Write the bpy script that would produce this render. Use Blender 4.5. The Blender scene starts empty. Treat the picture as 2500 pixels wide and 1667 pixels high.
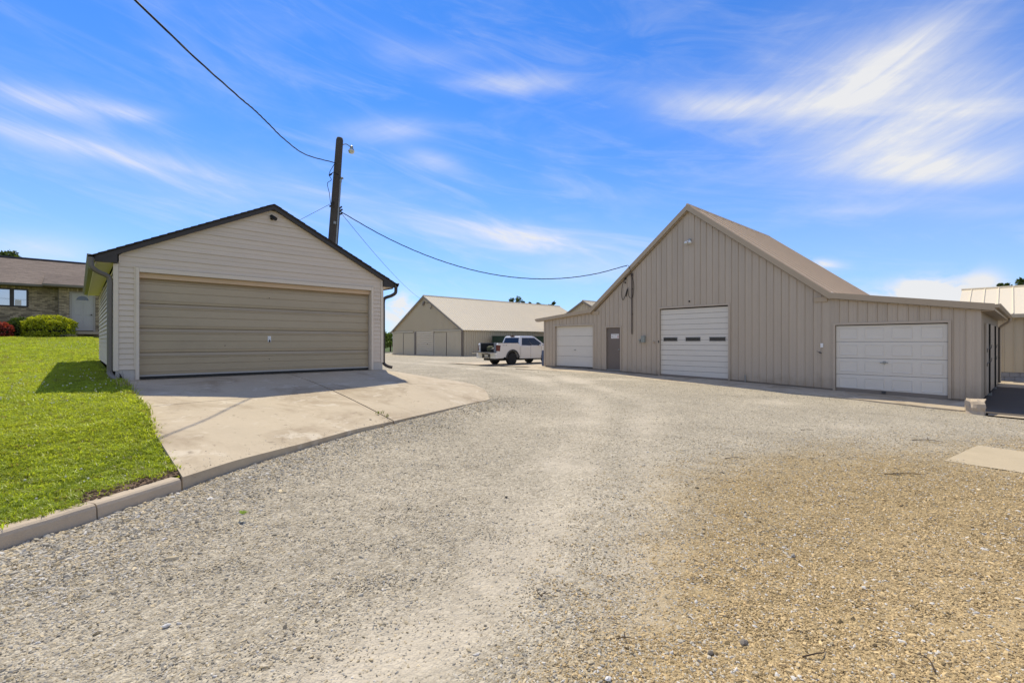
import bpy, bmesh, math, random
import numpy as np
from mathutils import Vector, noise as mnoise
random.seed(7); rng = np.random.default_rng(7)
sc = bpy.context.scene
R = math.radians
# ------------------------------------------------------------------ camera
# world: X along the garage front, Y towards the house, Z up; eye height 1.5 m above the yard at the camera
cam_d = bpy.data.cameras.new('camera'); cam = bpy.data.objects.new('camera', cam_d)
sc.collection.objects.link(cam); sc.camera = cam
cam.location = (0, 0, 1.5); cam.rotation_euler = (R(90), 0, R(-43))
cam_d.sensor_width = 36; cam_d.lens = 36*1137/2500; cam_d.clip_start = .05; cam_d.clip_end = 6000
cam_d.shift_y = 0.0006
# ------------------------------------------------------------------ sun, sky, exposure
SUN = Vector((.25, .62, 1.0)).normalized()
SUN_STRENGTH = 4.7; SKY_STRENGTH = .13; EXPOSURE = .05
sd = bpy.data.lights.new('sun', 'SUN'); sun = bpy.data.objects.new('sun', sd); sc.collection.objects.link(sun)
sd.energy = SUN_STRENGTH; sd.angle = R(.53); sd.color = (1, .90, .68)
sun.rotation_euler = SUN.to_track_quat('Z', 'Y').to_euler(); sun.location = (10, 25, 40)
world = bpy.data.worlds.new('World'); sc.world = world; world.use_nodes = True
sc.view_settings.view_transform = 'Standard'; sc.view_settings.look = 'None'
sc.view_settings.exposure = EXPOSURE; sc.view_settings.gamma = 1; sc.view_settings.use_curve_mapping = False

class NX:
    """tiny expression helper over shader math nodes"""
    def __init__(s, nt, sock): s.nt, s.s = nt, sock
    def _op(s, op, o=None, p=None, clamp=False):
        n = s.nt.nodes.new('ShaderNodeMath'); n.operation = op; n.use_clamp = clamp
        for i, v in enumerate([s, o, p]):
            if v is None: continue
            if isinstance(v, NX): s.nt.links.new(v.s, n.inputs[i])
            else: n.inputs[i].default_value = v
        return NX(s.nt, n.outputs[0])
    def __add__(s, o): return s._op('ADD', o)
    def __sub__(s, o): return s._op('SUBTRACT', o)
    def __mul__(s, o): return s._op('MULTIPLY', o)
    def __truediv__(s, o): return s._op('DIVIDE', o)
    def exp(s): return s._op('EXPONENT')
    def pow(s, e): return s._op('POWER', e)
    def max(s, e): return s._op('MAXIMUM', e)
    def min(s, e): return s._op('MINIMUM', e)
    def smooth(s, a, b):
        n = s.nt.nodes.new('ShaderNodeMapRange'); n.interpolation_type = 'SMOOTHSTEP'
        s.nt.links.new(s.s, n.inputs['Value']); n.inputs['From Min'].default_value = a; n.inputs['From Max'].default_value = b
        return NX(s.nt, n.outputs['Result'])

def build_world():
    nt = world.node_tree; nt.nodes.clear(); N = nt.nodes.new; L = nt.links.new
    out = N('ShaderNodeOutputWorld')
    sky = N('ShaderNodeTexSky'); sky.sky_type = 'NISHITA'; sky.sun_disc = False
    sky.sun_elevation = math.asin(SUN.z); sky.sun_rotation = math.atan2(SUN.x, SUN.y)
    sky.altitude = 200; sky.air_density = 1.0; sky.dust_density = .1; sky.ozone_density = 3.0
    hsv = N('ShaderNodeVectorMath'); hsv.operation = 'MULTIPLY'; hsv.inputs[1].default_value = (.33, .77, 1.34)
    L(sky.outputs[0], hsv.inputs[0])
    tc = N('ShaderNodeTexCoord'); sep = N('ShaderNodeSeparateXYZ'); L(tc.outputs['Generated'], sep.inputs[0])
    x, y, z = [NX(nt, sep.outputs[i]) for i in range(3)]
    # azimuth measured clockwise from the compass direction (sin43, cos43), elevation in radians
    c, s_ = math.cos(R(43)), math.sin(R(43))
    fwd = x*s_ + y*c; rgt = x*c - y*s_
    az = rgt._op('ARCTAN2', fwd); el = z._op('ARCSINE')
    def ang(px, py):
        a = math.atan((px-1250)/1137); return a, math.atan((832-py)/1137*math.cos(a))
    def noise3(sx, sy, scale, detail, rough, dist, seed, rot=0.0):
        comb = N('ShaderNodeCombineXYZ')
        ca, sa = math.cos(rot), math.sin(rot)
        L(((az*ca + el*sa)*sx).s, comb.inputs[0]); L(((el*ca - az*sa)*sy).s, comb.inputs[1]); comb.inputs[2].default_value = seed
        n = N('ShaderNodeTexNoise'); n.inputs['Scale'].default_value = scale; n.inputs['Detail'].default_value = detail
        n.inputs['Roughness'].default_value = rough; n.inputs['Distortion'].default_value = dist
        L(comb.outputs[0], n.inputs['Vector']); return NX(nt, n.outputs['Fac'])
    fib = noise3(1.6, 9, 2.2, 7, .62, .9, 1.3, -.22)      # cirrus fibres
    fib2 = noise3(1.6, 8, 2.0, 7, .62, 1.2, 5.1, .42)
    soft = noise3(1.2, 3.4, 2.3, 6, .58, .6, 8.7)
    fine = noise3(1.3, 11, 6.5, 6, .65, .5, 2.2, .40)
    tex = fib2*.42 + fine*.20 + soft*.38
    puff = noise3(1, 1.5, 11, 8, .62, .5, 3.3)
    def streak(p1, p2, w, k):
        a1, e1 = ang(*p1); a2, e2 = ang(*p2)
        cx, cy = (a1+a2)/2, (e1+e2)/2; dx, dy = a2-a1, e2-e1
        ln = math.hypot(dx, dy); ux, uy = dx/ln, dy/ln
        W = w/1137*math.cos(cx)
        ax, ay = az - cx, el - cy
        t = (ax*ux + ay*uy)*(1/(ln*.5)); n_ = (ay*ux - ax*uy)*(1/W)
        return ((t*t + n_*n_)*-1.0).exp()*k
    def total(lst):
        r = None
        for q in lst:
            r = streak(*q) if r is None else r + streak(*q)
        return r
    up = total([  # rising fan of cirrus on the right
        ((1560,230),(2000,262),30,.55), ((1640,270),(1960,240),26,.75), ((1950,235),(2380,80),75,.75), ((2100,150),(2400,20),60,.45),
        ((1980,370),(2520,250),75,.80), ((2180,300),(2500,200),60,.5), ((2080,400),(2500,410),34,.85), ((2200,440),(2560,360),40,.5),
        ((1850,190),(2350,170),150,.40), ((2050,330),(2650,310),150,.42), ((1700,240),(2150,200),90,.25), ((1950,520),(2250,500),14,.35), ((2300,520),(2560,500),16,.3)])
    down = total([((-40,290),(460,415),24,.62), ((-60,215),(330,275),30,.42), ((250,270),(420,275),16,.25),
        ((870,500),(1430,600),26,.40), ((1050,560),(1500,590),34,.25), ((250,400),(900,500),60,.20)])
    flat = total([((1120,196),(1370,200),19,1.0), ((830,320),(1050,310),24,.95), ((980,372),(1120,400),22,.75), ((950,125),(1180,130),22,.35),
        ((-80,600),(240,610),40,.75), ((1300,660),(1640,640),34,.35), ((900,110),(1000,130),30,.2)])
    cum = total([((2130,730),(2420,715),38,1.0), ((2200,700),(2300,700),30,.75), ((2350,690),(2440,700),34,.7), ((1950,640),(2050,650),14,.9), ((2000,720),(2180,735),20,.6),
        ((930,770),(1020,760),50,.8), ((950,730),(990,740),18,.6)])
    cov = (up*(tex*1.72).pow(1.7)*.60).min(.90) + (down*(fib*1.7).pow(1.5)) + flat*(soft*.6 + fib*.5 + fine*.5)*.55
    cov = cov + cum*puff.smooth(.30, .62)*1.1
    hazy = fib.smooth(.44, .80)*.17 + soft.smooth(.46, .8)*.13
    lowband = ((el - .0)*(el - .0)*-14.0).exp()*.36
    # unseen white cloud behind the camera, added to fill and neutralise the shade
    away = az._op('ABSOLUTE').smooth(1.05, 1.9)
    back_fill = away*(soft.smooth(.34, .64)*.55 + .08)
    alpha = (cov*1.0 + hazy + lowband + back_fill).min(.97).max(0.0)
    mix = N('ShaderNodeMix'); mix.data_type = 'RGBA'
    L(alpha.s, mix.inputs['Factor']); L(hsv.outputs[0], mix.inputs['A']); mix.inputs['B'].default_value = (6.35, 6.35, 6.4, 1)
    bg = N('ShaderNodeBackground'); bg.inputs['Strength'].default_value = SKY_STRENGTH
    L(mix.outputs['Result'], bg.inputs['Color']); L(bg.outputs[0], out.inputs[0])
build_world()

# ------------------------------------------------------------------ materials
MATS = {}
def _nt(name):
    m = bpy.data.materials.new(name); m.use_nodes = True; nt = m.node_tree
    return m, nt, nt.nodes['Principled BSDF']
def mat(name, col, rough=.6, var=.12, scale=3.0, stretch=(1, 1, 1), bump=.0, bscale=60, metallic=0.0, spec=.4, dirt=0.0, island=0.0, objvar=0.0, splash=0.0, scuff=0.0, coat=0.0):
    """base colour with two scales of wear noise and optional fine bump"""
    if name in MATS: return MATS[name]
    m, nt, b = _nt(name); N = nt.nodes.new; L = nt.links.new
    geo = N('ShaderNodeNewGeometry'); mp = N('ShaderNodeMapping'); mp.inputs['Scale'].default_value = stretch
    L(geo.outputs['Position'], mp.inputs['Vector'])
    n1 = N('ShaderNodeTexNoise'); n1.inputs['Scale'].default_value = scale; n1.inputs['Detail'].default_value = 6; n1.inputs['Roughness'].default_value = .6
    L(mp.outputs[0], n1.inputs['Vector'])
    n2 = N('ShaderNodeTexNoise'); n2.inputs['Scale'].default_value = scale*14; n2.inputs['Detail'].default_value = 4
    L(mp.outputs[0], n2.inputs['Vector'])
    f = (NX(nt, n1.outputs['Fac']) - .5)*(var*2.2) + (NX(nt, n2.outputs['Fac']) - .5)*(var*1.1) + 1.0
    if island: f = f + (NX(nt, geo.outputs['Random Per Island']) - .5)*island
    if objvar:
        oi = N('ShaderNodeObjectInfo'); f = f + (NX(nt, oi.outputs['Random']) - .5)*objvar
    vm = N('ShaderNodeVectorMath'); vm.operation = 'SCALE'; vm.inputs[0].default_value = col[:3]; L(f.s, vm.inputs['Scale'])
    src = vm.outputs[0]
    if scuff:    # pale worn scuffs and broad brownish stains
        for (sc_, lo, hi, k, c_) in ((.8, .46, .66, scuff, (.29, .22, .145, 1)), (2.3, .54, .68, scuff*.9, (.62, .55, .44, 1)), (9.0, .60, .68, scuff*.9, (.20, .155, .11, 1))):
            n5 = N('ShaderNodeTexNoise'); n5.inputs['Scale'].default_value = sc_; n5.inputs['Detail'].default_value = 9; n5.inputs['Roughness'].default_value = .66; n5.inputs['Distortion'].default_value = .6
            L(geo.outputs['Position'], n5.inputs['Vector'])
            mx = N('ShaderNodeMix'); mx.data_type = 'RGBA'; L(src, mx.inputs['A']); mx.inputs['B'].default_value = c_
            L((NX(nt, n5.outputs['Fac']).smooth(lo, hi)*k).s, mx.inputs['Factor']); src = mx.outputs['Result']
    if splash:   # mud thrown up against the foot of the wall
        sz = N('ShaderNodeSeparateXYZ'); L(geo.outputs['Position'], sz.inputs[0])
        n6 = N('ShaderNodeTexNoise'); n6.inputs['Scale'].default_value = 3.5; n6.inputs['Detail'].default_value = 8; L(geo.outputs['Position'], n6.inputs['Vector'])
        mx = N('ShaderNodeMix'); mx.data_type = 'RGBA'; L(src, mx.inputs['A']); mx.inputs['B'].default_value = (.27, .205, .14, 1)
        L(((NX(nt, n6.outputs['Fac'])*.9 - NX(nt, sz.outputs[2])*1.0).smooth(.0, .55)*splash).s, mx.inputs['Factor']); src = mx.outputs['Result']
    if dirt:
        n3 = N('ShaderNodeTexNoise'); n3.inputs['Scale'].default_value = scale*.6; n3.inputs['Detail'].default_value = 8; n3.inputs['Roughness'].default_value = .7
        L(geo.outputs['Position'], n3.inputs['Vector'])
        mx = N('ShaderNodeMix'); mx.data_type = 'RGBA'; L(src, mx.inputs['A']); mx.inputs['B'].default_value = (.16, .13, .10, 1)
        L((NX(nt, n3.outputs['Fac']).smooth(.52, .78)*dirt).s, mx.inputs['Factor']); src = mx.outputs['Result']
    L(src, b.inputs['Base Color'])
    b.inputs['Coat Weight'].default_value = coat; b.inputs['Coat Roughness'].default_value = .12
    b.inputs['Roughness'].default_value = rough; b.inputs['Metallic'].default_value = metallic; b.inputs['Specular IOR Level'].default_value = spec
    if bump:
        n4 = N('ShaderNodeTexNoise'); n4.inputs['Scale'].default_value = bscale; n4.inputs['Detail'].default_value = 5
        L(mp.outputs[0], n4.inputs['Vector'])
        bp = N('ShaderNodeBump'); bp.inputs['Strength'].default_value = bump; bp.inputs['Distance'].default_value = .01
        L(n4.outputs['Fac'], bp.inputs['Height']); L(bp.outputs[0], b.inputs['Normal'])
    MATS[name] = m; return m
def glass(name, tint=(.02, .025, .03), refl=.5, rough=.03):
    m, nt, b = _nt(name); N = nt.nodes.new; L = nt.links.new
    b.inputs['Base Color'].default_value = (*tint, 1); b.inputs['Roughness'].default_value = .15
    g = N('ShaderNodeBsdfGlossy'); g.inputs['Roughness'].default_value = rough; g.inputs['Color'].default_value = (.9, .94, 1, 1)
    mx = N('ShaderNodeMixShader'); mx.inputs[0].default_value = refl
    L(b.outputs[0], mx.inputs[1]); L(g.outputs[0], mx.inputs[2]); L(mx.outputs[0], nt.nodes['Material Output'].inputs[0]); return m
def leafmat(name, attr=None, col=(.07, .13, .03), trans=.45, island=.6):
    """leaf / blade: diffuse plus translucency, colour per instance (attr) or varied per island"""
    m, nt, b = _nt(name); N = nt.nodes.new; L = nt.links.new
    nt.nodes.remove(b)
    if attr:
        a = N('ShaderNodeAttribute'); a.attribute_type = 'INSTANCER'; a.attribute_name = attr; src = a.outputs['Color']
    else:
        geo = N('ShaderNodeNewGeometry'); f = (NX(nt, geo.outputs['Random Per Island']) - .5)*island + 1.0
        vm = N('ShaderNodeVectorMath'); vm.operation = 'SCALE'; vm.inputs[0].default_value = col; L(f.s, vm.inputs['Scale']); src = vm.outputs[0]
    d = N('ShaderNodeBsdfDiffuse'); t = N('ShaderNodeBsdfTranslucent'); g = N('ShaderNodeBsdfGlossy'); g.inputs['Roughness'].default_value = .35
    L(src, d.inputs[0])
    tv = N('ShaderNodeVectorMath'); tv.operation = 'MULTIPLY'; tv.inputs[1].default_value = (1.25, 1.2, .6); L(src, tv.inputs[0]); L(tv.outputs[0], t.inputs[0])
    mx = N('ShaderNodeMixShader'); mx.inputs[0].default_value = trans; L(d.outputs[0], mx.inputs[1]); L(t.outputs[0], mx.inputs[2])
    m2 = N('ShaderNodeMixShader'); m2.inputs[0].default_value = .02; L(mx.outputs[0], m2.inputs[1]); L(g.outputs[0], m2.inputs[2])
    L(m2.outputs[0], nt.nodes['Material Output'].inputs[0]); return m

VINYL = mat('cream vinyl', (.65, .555, .45), .5, .06, 2.0, (1, 1, 3), objvar=.05)
VTRIM = mat('cream trim', (.68, .595, .49), .5, .05, 3)
GDOOR = mat('taupe door paint', (.405, .325, .215), .33, .10, 1.2, (1, 1, 2.5), dirt=.14, coat=.35)
GHEAD = mat('tan header board', (.62, .455, .30), .6, .08, 3)
BROWN = mat('dark brown trim', (.040, .034, .031), .45, .15, 4)
SHING = mat('dark shingles', (.045, .038, .034), .9, .3, 8, bump=.4, bscale=120)
GUTT = mat('bronze gutter paint', (.15, .135, .115), .45, .12, 4)
CONC = mat('weathered concrete', (.475, .395, .285), .85, .11, .9, bump=.25, bscale=140, scuff=.70)
CONC2 = mat('kerb concrete', (.47, .385, .285), .85, .16, 1.6, bump=.4, bscale=90, dirt=.25)
CBLOCK = mat('block wall', (.50, .47, .43), .85, .12, 5, bump=.3)
BARNW = mat('taupe steel siding', (.47, .395, .308), .42, .10, 1.6, (1.5, 1.5, .22), spec=.45, objvar=.07, splash=.45)
BARNT = mat('tan steel trim', (.44, .35, .245), .42, .07, 2)
BARNR = mat('tan steel roof', (.74, .56, .37), .34, .08, 2)
WDOOR = mat('white door paint', (.68, .64, .565), .4, .05, 2.0, (1, 1, 2), dirt=.06)
WHITE = mat('white enamel', (.80, .80, .79), .3, .03, 3)
BDOOR = mat('brown entry door', (.17, .14, .12), .45, .10, 2)
BLACK = mat('black plastic', (.015, .015, .016), .5, .1, 5)
DARK = mat('dark recess', (.02, .018, .016), .9, .1, 5)
GREYM = mat('galvanised grey', (.30, .31, .30), .4, .12, 6, metallic=.3)
METER = mat('meter box grey green', (.27, .29, .26), .45, .08, 5)
SHEDW = mat('beige shed steel', (.54, .465, .335), .45, .05, .6, (1, 1, .4), objvar=.05)
SHEDR = mat('pale steel roof', (.79, .69, .51), .34, .03, .5)
SHEDT = mat('grey brown trim', (.22, .185, .15), .5, .1, 2)
BRICK = mat('buff brick', (.36, .29, .19), .9, .25, 6, bump=.3, island=.9)
MORTAR = mat('mortar', (.20, .17, .13), .95, .1, 8)
HROOF = mat('grey brown shingles', (.24, .19, .16), .92, .22, 5, bump=.4, bscale=90, island=.25)
POLEW = mat('weathered pole timber', (.085, .070, .056), .9, .45, 6, (6, 6, .5), bump=.6, bscale=30)
WIRE = mat('black cable', (.012, .012, .013), .5, .1, 5)
TIREM = mat('tyre rubber', (.022, .022, .022), .85, .2, 12)
RIMM = mat('dark alloy', (.10, .10, .105), .35, .1, 8, metallic=.6)
TRUCK = mat('white truck paint', (.74, .73, .70), .25, .04, 2, spec=.6, coat=.6)
FLARE = mat('grey plastic', (.06, .06, .06), .6, .1, 9)
TAIL = mat('red lens', (.11, .012, .014), .25, .1, 8, spec=.7)
TGLASS = glass('tinted glass', (.005, .006, .010), .015)
HGLASS = glass('house window glass', (.03, .035, .04), .55)
DGLASS = glass('door window glass', (.02, .022, .02), .06, .2)
FROST = glass('lamp glass', (.6, .6, .55), .3, .2)
GREEN = mat('dark green paint', (.022, .05, .032), .45, .15, 3)
BLUE = mat('blue plastic', (.06, .085, .15), .5, .1, 5)
CAMO = mat('olive canvas', (.10, .105, .055), .9, .7, 9)
BARK = mat('bark', (.07, .052, .038), .95, .3, 9, (1, 1, .3), bump=.5)
TWIG = mat('dry twig', (.075, .052, .035), .9, .4, 20)
SOIL = mat('bare soil', (.15, .098, .06), .95, .5, 14, bump=1.0, bscale=70)
STONEM = mat('foundation stone', (.30, .30, .31), .9, .35, 7, bump=.5)
SHADEPAVE = mat('stained shade-dark pavement', (.085, .070, .055), .85, .2, .8, bump=.3, bscale=60, dirt=.5)  # the barn's shade is put into this colour, over blotchy stains
PLATE = mat('number plate', (.55, .56, .58), .4, .2, 40)
SIGNW = mat('white sign enamel', (.74, .73, .71), .4, .05, 20)
SIGNK = mat('sign lettering grey', (.12, .11, .11), .6, .1, 20)
SIGNP = mat('sign pink patch', (.60, .40, .40), .6, .2, 20)

# ------------------------------------------------------------------ mesh helpers
def wloc(o):
    v = Vector((0, 0, 0))
    while o is not None: v = v + o.location; o = o.parent
    return v
def props(o, label=None, cat=None, group=None, kind=None):
    if label: o['label'] = label
    if cat: o['category'] = cat
    if group: o['group'] = group
    if kind: o['kind'] = kind
    return o
def thing(name, loc, label, cat, group=None):
    o = bpy.data.objects.new(name, None); sc.collection.objects.link(o); o.location = loc; o.empty_display_size = .2
    return props(o, label, cat, group)
class M:
    def __init__(s): s.v, s.f = [], []
    def add(s, vs, fs):
        n = len(s.v); s.v += [tuple(p) for p in vs]; s.f += [tuple(i+n for i in f) for f in fs]; return s
    def box(s, x0, x1, y0, y1, z0, z1):
        return s.add([(x0,y0,z0),(x1,y0,z0),(x1,y1,z0),(x0,y1,z0),(x0,y0,z1),(x1,y0,z1),(x1,y1,z1),(x0,y1,z1)],
                     [(0,3,2,1),(4,5,6,7),(0,1,5,4),(1,2,6,5),(2,3,7,6),(3,0,4,7)])
    def hexa(s, a, b):     # two quads (bottom loop, top loop)
        return s.add(list(a)+list(b), [(3,2,1,0),(4,5,6,7),(0,1,5,4),(1,2,6,5),(2,3,7,6),(3,0,4,7)])
    def prism(s, poly, axis, a, b):
        """extrude 2-D polygon along an axis: 'x' poly=(y,z), 'y' poly=(x,z), 'z' poly=(x,y)"""
        mk = {'x': lambda p, t: (t, p[0], p[1]), 'y': lambda p, t: (p[0], t, p[1]), 'z': lambda p, t: (p[0], p[1], t)}[axis]
        n = len(poly); vs = [mk(p, a) for p in poly] + [mk(p, b) for p in poly]
        fs = [tuple(range(n))[::-1], tuple(range(n, 2*n))] + [(i, (i+1) % n, n+(i+1) % n, n+i) for i in range(n)]
        return s.add(vs, fs)
    def tube(s, pts, r, seg=6, rot=0.0, caps=True):
        pts = [Vector(p) for p in pts]; rs = r if isinstance(r, (list, tuple)) else [r]*len(pts)
        base = len(s.v); up = None
        for i, p in enumerate(pts):
            d = (pts[min(i+1, len(pts)-1)] - pts[max(i-1, 0)]).normalized()
            if up is None:
                up = Vector((0, 0, 1)) if abs(d.z) < .9 else Vector((0, 1, 0))
            a = d.cross(up).normalized(); up = a.cross(d).normalized()
            for k in range(seg):
                t = rot + 2*math.pi*k/seg
                s.v.append(tuple(p + (a*math.cos(t) + up*math.sin(t))*rs[i]))
        for i in range(len(pts)-1):
            for k in range(seg):
                s.f.append((base+i*seg+k, base+i*seg+(k+1) % seg, base+(i+1)*seg+(k+1) % seg, base+(i+1)*seg+k))
        if caps:
            s.f.append(tuple(base+k for k in range(seg))[::-1]); s.f.append(tuple(base+(len(pts)-1)*seg+k for k in range(seg)))
        return s
    def lathe(s, c, prof, seg=16, axis='z'):
        base = len(s.v)
        for (r, h) in prof:
            for k in range(seg):
                t = 2*math.pi*k/seg; a, b = r*math.cos(t), r*math.sin(t)
                s.v.append({'z': (c[0]+a, c[1]+b, c[2]+h), 'y': (c[0]+a, c[1]+h, c[2]+b), 'x': (c[0]+h, c[1]+a, c[2]+b)}[axis])
        for i in range(len(prof)-1):
            for k in range(seg):
                s.f.append((base+i*seg+k, base+i*seg+(k+1) % seg, base+(i+1)*seg+(k+1) % seg, base+(i+1)*seg+k))
        s.f.append(tuple(base+k for k in range(seg))); s.f.append(tuple(base+(len(prof)-1)*seg+k for k in range(seg)))
        return s
    def build(s, name, m, parent=None, label=None, cat=None, group=None, kind=None, smooth=False, origin=None, bevel=0):
        off = wloc(parent) if parent is not None else Vector(origin if origin is not None else (0, 0, 0))
        me = bpy.data.meshes.new(name)
        me.from_pydata([tuple(Vector(p)-off) for p in s.v], [], s.f); me.update()
        bm = bmesh.new(); bm.from_mesh(me)
        bmesh.ops.recalc_face_normals(bm, faces=bm.faces)
        if bevel: bmesh.ops.bevel(bm, geom=list(bm.edges), offset=bevel, segments=2, affect='EDGES', profile=.6)
        bm.to_mesh(me); bm.free()
        if smooth: me.polygons.foreach_set('use_smooth', [True]*len(me.polygons))
        me.materials.append(m)
        o = bpy.data.objects.new(name, me); sc.collection.objects.link(o)
        if parent is not None: o.parent = parent
        else: o.location = off
        return props(o, label, cat, group, kind)
def spline(ctrl, n=40):
    """Catmull-Rom through the control points"""
    P = [Vector(p) for p in ctrl]; P = [P[0]*2-P[1]] + P + [P[-1]*2-P[-2]]; out = []
    segs = len(P)-3; k = max(2, n//segs)
    for i in range(segs):
        for j in range(k):
            t = j/k; a, b, c, d = P[i:i+4]
            out.append(.5*((2*b) + (c-a)*t + (2*a-5*b+4*c-d)*t*t + (3*b-a-3*c+d)*t**3))
    out.append(P[-2]); return out
def lerp(a, b, t): return a+(b-a)*t

# ------------------------------------------------------------------ terrain heights
CTRL = np.array([(0,0,0),(3,0,-.05),(0,3,.03),(-3,1,.0),(.75,5.4,.09),(-.4,4.7,.09),(-2.6,3.4,.09),(-8,.5,.09),(2.09,6.32,.09),(4.09,7.35,.08),(6.27,8.33,.07),
    (7.47,8.83,.06),(8.3,10.7,.12),(8.1,11.9,.28),(7,13,.42),(7,17,.34),(7,21,.2),(9.5,14,.13),(10,20,.08),(17,13.8,.10),(17,9.5,-.02),(17,5.2,-.13),(17,1.1,-.32),(18,17.6,.08),
    (13,1,-.2),(10,.3,-.13),(6,-1,-.1),(17,-3,-.34),(20,22,.03),(24,21.8,.03),(30,40,-.01),(30,55,-.12),(36,36,0),(24,-3,-.24),(29,0,-.16),(40,10,-.2),(12,7,-.01),(13,30,.02),(10,45,0),
    (-12,-12,0),(15,-15,-.3),(60,60,0),(60,0,-.2),(60,-40,-.2),(0,70,0),(-20,20,0),(-20,60,0),(30,75,-.1)], float)
def _phi(r): return np.where(r > 1e-9, r*r*np.log(np.maximum(r, 1e-9)), 0.0)
_n = len(CTRL); _K = np.zeros((_n+3, _n+3)); _d = np.hypot(CTRL[:, None, 0]-CTRL[None, :, 0], CTRL[:, None, 1]-CTRL[None, :, 1])
_K[:_n, :_n] = _phi(_d) + np.eye(_n)*.05; _K[:_n, _n] = 1; _K[:_n, _n+1:] = CTRL[:, :2]; _K[_n, :_n] = 1; _K[_n+1:, :_n] = CTRL[:, :2].T
_W = np.linalg.solve(_K, np.r_[CTRL[:, 2], 0, 0, 0])
def gz(u, v):
    u = np.asarray(u, float); v = np.asarray(v, float); sh = u.shape; uu, vv = u.ravel(), v.ravel()
    cu, cv = np.clip(uu, -25, 62), np.clip(vv, -25, 76)
    r = np.hypot(cu[:, None]-CTRL[None, :, 0], cv[:, None]-CTRL[None, :, 1])
    z = _phi(r)@_W[:_n] + _W[_n] + cu*_W[_n+1] + cv*_W[_n+2]
    far = np.clip((np.hypot(uu-15, vv-20)-45)/25, 0, 1); z = np.clip(z, -.6, .6)*(1-far) - .1*far
    return z.reshape(sh)
def gz1(u, v): return float(gz(np.array([u]), np.array([v]))[0])
def vnoise(x, y, s, seed):
    """smooth value noise, numpy"""
    x = np.asarray(x)*s; y = np.asarray(y)*s; xi = np.floor(x).astype(int); yi = np.floor(y).astype(int); fx = x-xi; fy = y-yi
    fx = fx*fx*(3-2*fx); fy = fy*fy*(3-2*fy)
    def h(a, b):
        t = np.sin(a*127.1+b*311.7+seed*74.7)*43758.5453; return t-np.floor(t)
    return (h(xi, yi)*(1-fx)+h(xi+1, yi)*fx)*(1-fy)+(h(xi, yi+1)*(1-fx)+h(xi+1, yi+1)*fx)*fy
def fbm(x, y, s, seed): return (vnoise(x, y, s, seed)+.5*vnoise(x, y, s*2.1, seed+1)+.25*vnoise(x, y, s*4.3, seed+2))/1.75
OUT = [(.74,5.45,.20),(1.29,5.88,.19),(2.09,6.32,.17),(3.21,6.97,.15),(4.09,7.35,.13),(6.27,8.33,.10),(7.47,8.83,.08)]
def slabz(u, v):
    vo = np.interp(u, [o[0] for o in OUT], [o[1] for o in OUT]); zo = np.interp(u, [o[0] for o in OUT], [o[2] for o in OUT])
    zi = np.interp(u, [6.2, 8.1], [.74, .38]); t = np.clip((11.9-v)/(11.9-vo), 0, 1); return zi+(zo-zi)*t**1.3
KERB = [(-14,-3.0),(-8,.35),(-5.5,1.8),(-2.6,3.45),(-.39,4.71),(.12,5.0),(.75,5.42)]     # front foot of the kerb
def kerbv(u): return np.interp(u, [k[0] for k in KERB], [k[1] for k in KERB])
def lawnz(u, v):
    z = np.interp(v-np.maximum(0, 0), [4.6, 5.6, 7, 9, 10.5, 12, 20, 34.5, 37, 45, 75], [.19, .235, .38, .585, .69, .765, .86, 1.77, 1.84, 1.9, 0.0])
    front = np.clip((v-kerbv(u)-.15)/2.5, 0, 1); z = .185+(z-.185)*front
    z = z + .03*(fbm(u, v, .7, 3)-.5)*front
    side = np.clip((u-1.0)/11, 0, 1); side = side*side*(3-2*side); return z*(1-side)+(-.15)*side
def sdpoly(u, v, pts):
    u = np.asarray(u, float); v = np.asarray(v, float); best = np.full(u.shape, 1e9)
    for (a, b) in zip(pts[:-1], pts[1:]):
        ax, ay, bx, by = a[0], a[1], b[0], b[1]; L2 = (bx-ax)**2+(by-ay)**2
        t = np.clip(((u-ax)*(bx-ax)+(v-ay)*(by-ay))/L2, 0, 1); best = np.minimum(best, np.hypot(u-ax-t*(bx-ax), v-ay-t*(by-ay)))
    return best
TRACK1 = [(-1.2,1.0),(.93,1.92),(1.95,2.28),(3.45,3.1),(5.4,4.4),(9.3,7.0),(14,14),(17,24),(18,34)]
TRACK2 = [(-.6,-.4),(1.9,1.1),(3.3,1.9),(4.9,2.9),(7.0,4.3),(10.6,6.2),(15,13),(19,23),(21,34)]
def masks(u, v):
    wob = (fbm(u, v, .5, 11)-.5)*1.0
    tb = np.interp(u, [-6, 0, 1.5, 3.1, 5.4, 7.5, 9.5, 13], [1.0, 1.2, 1.35, 1.95, 2.35, 1.9, .7, -1.5])
    tan = np.clip((tb+wob*1.3-v)/(.8+.42*np.clip(u, 0, 9))+.5, 0, 1)
    d1 = sdpoly(u, v, TRACK1); d2 = sdpoly(u, v, TRACK2)
    pk = np.maximum(np.exp(-(d1/.55)**2)*.56, np.exp(-(d2/.5)**2)*.52)
    pk = np.clip(pk*(.35+1.3*fbm(u, v, 1.1, 5)) + np.clip(fbm(u, v, .45, 21)-.56, 0, 1)*2.2, 0, 1)
    loose = np.exp(-(sdpoly(u, v, [(-8,.35),(-2.6,3.45),(-.39,4.71),(.75,5.42)]+[(o[0], o[1]) for o in OUT])/.9)**2)
    pk = pk*(1-.8*loose)
    return tan, pk, loose

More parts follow.
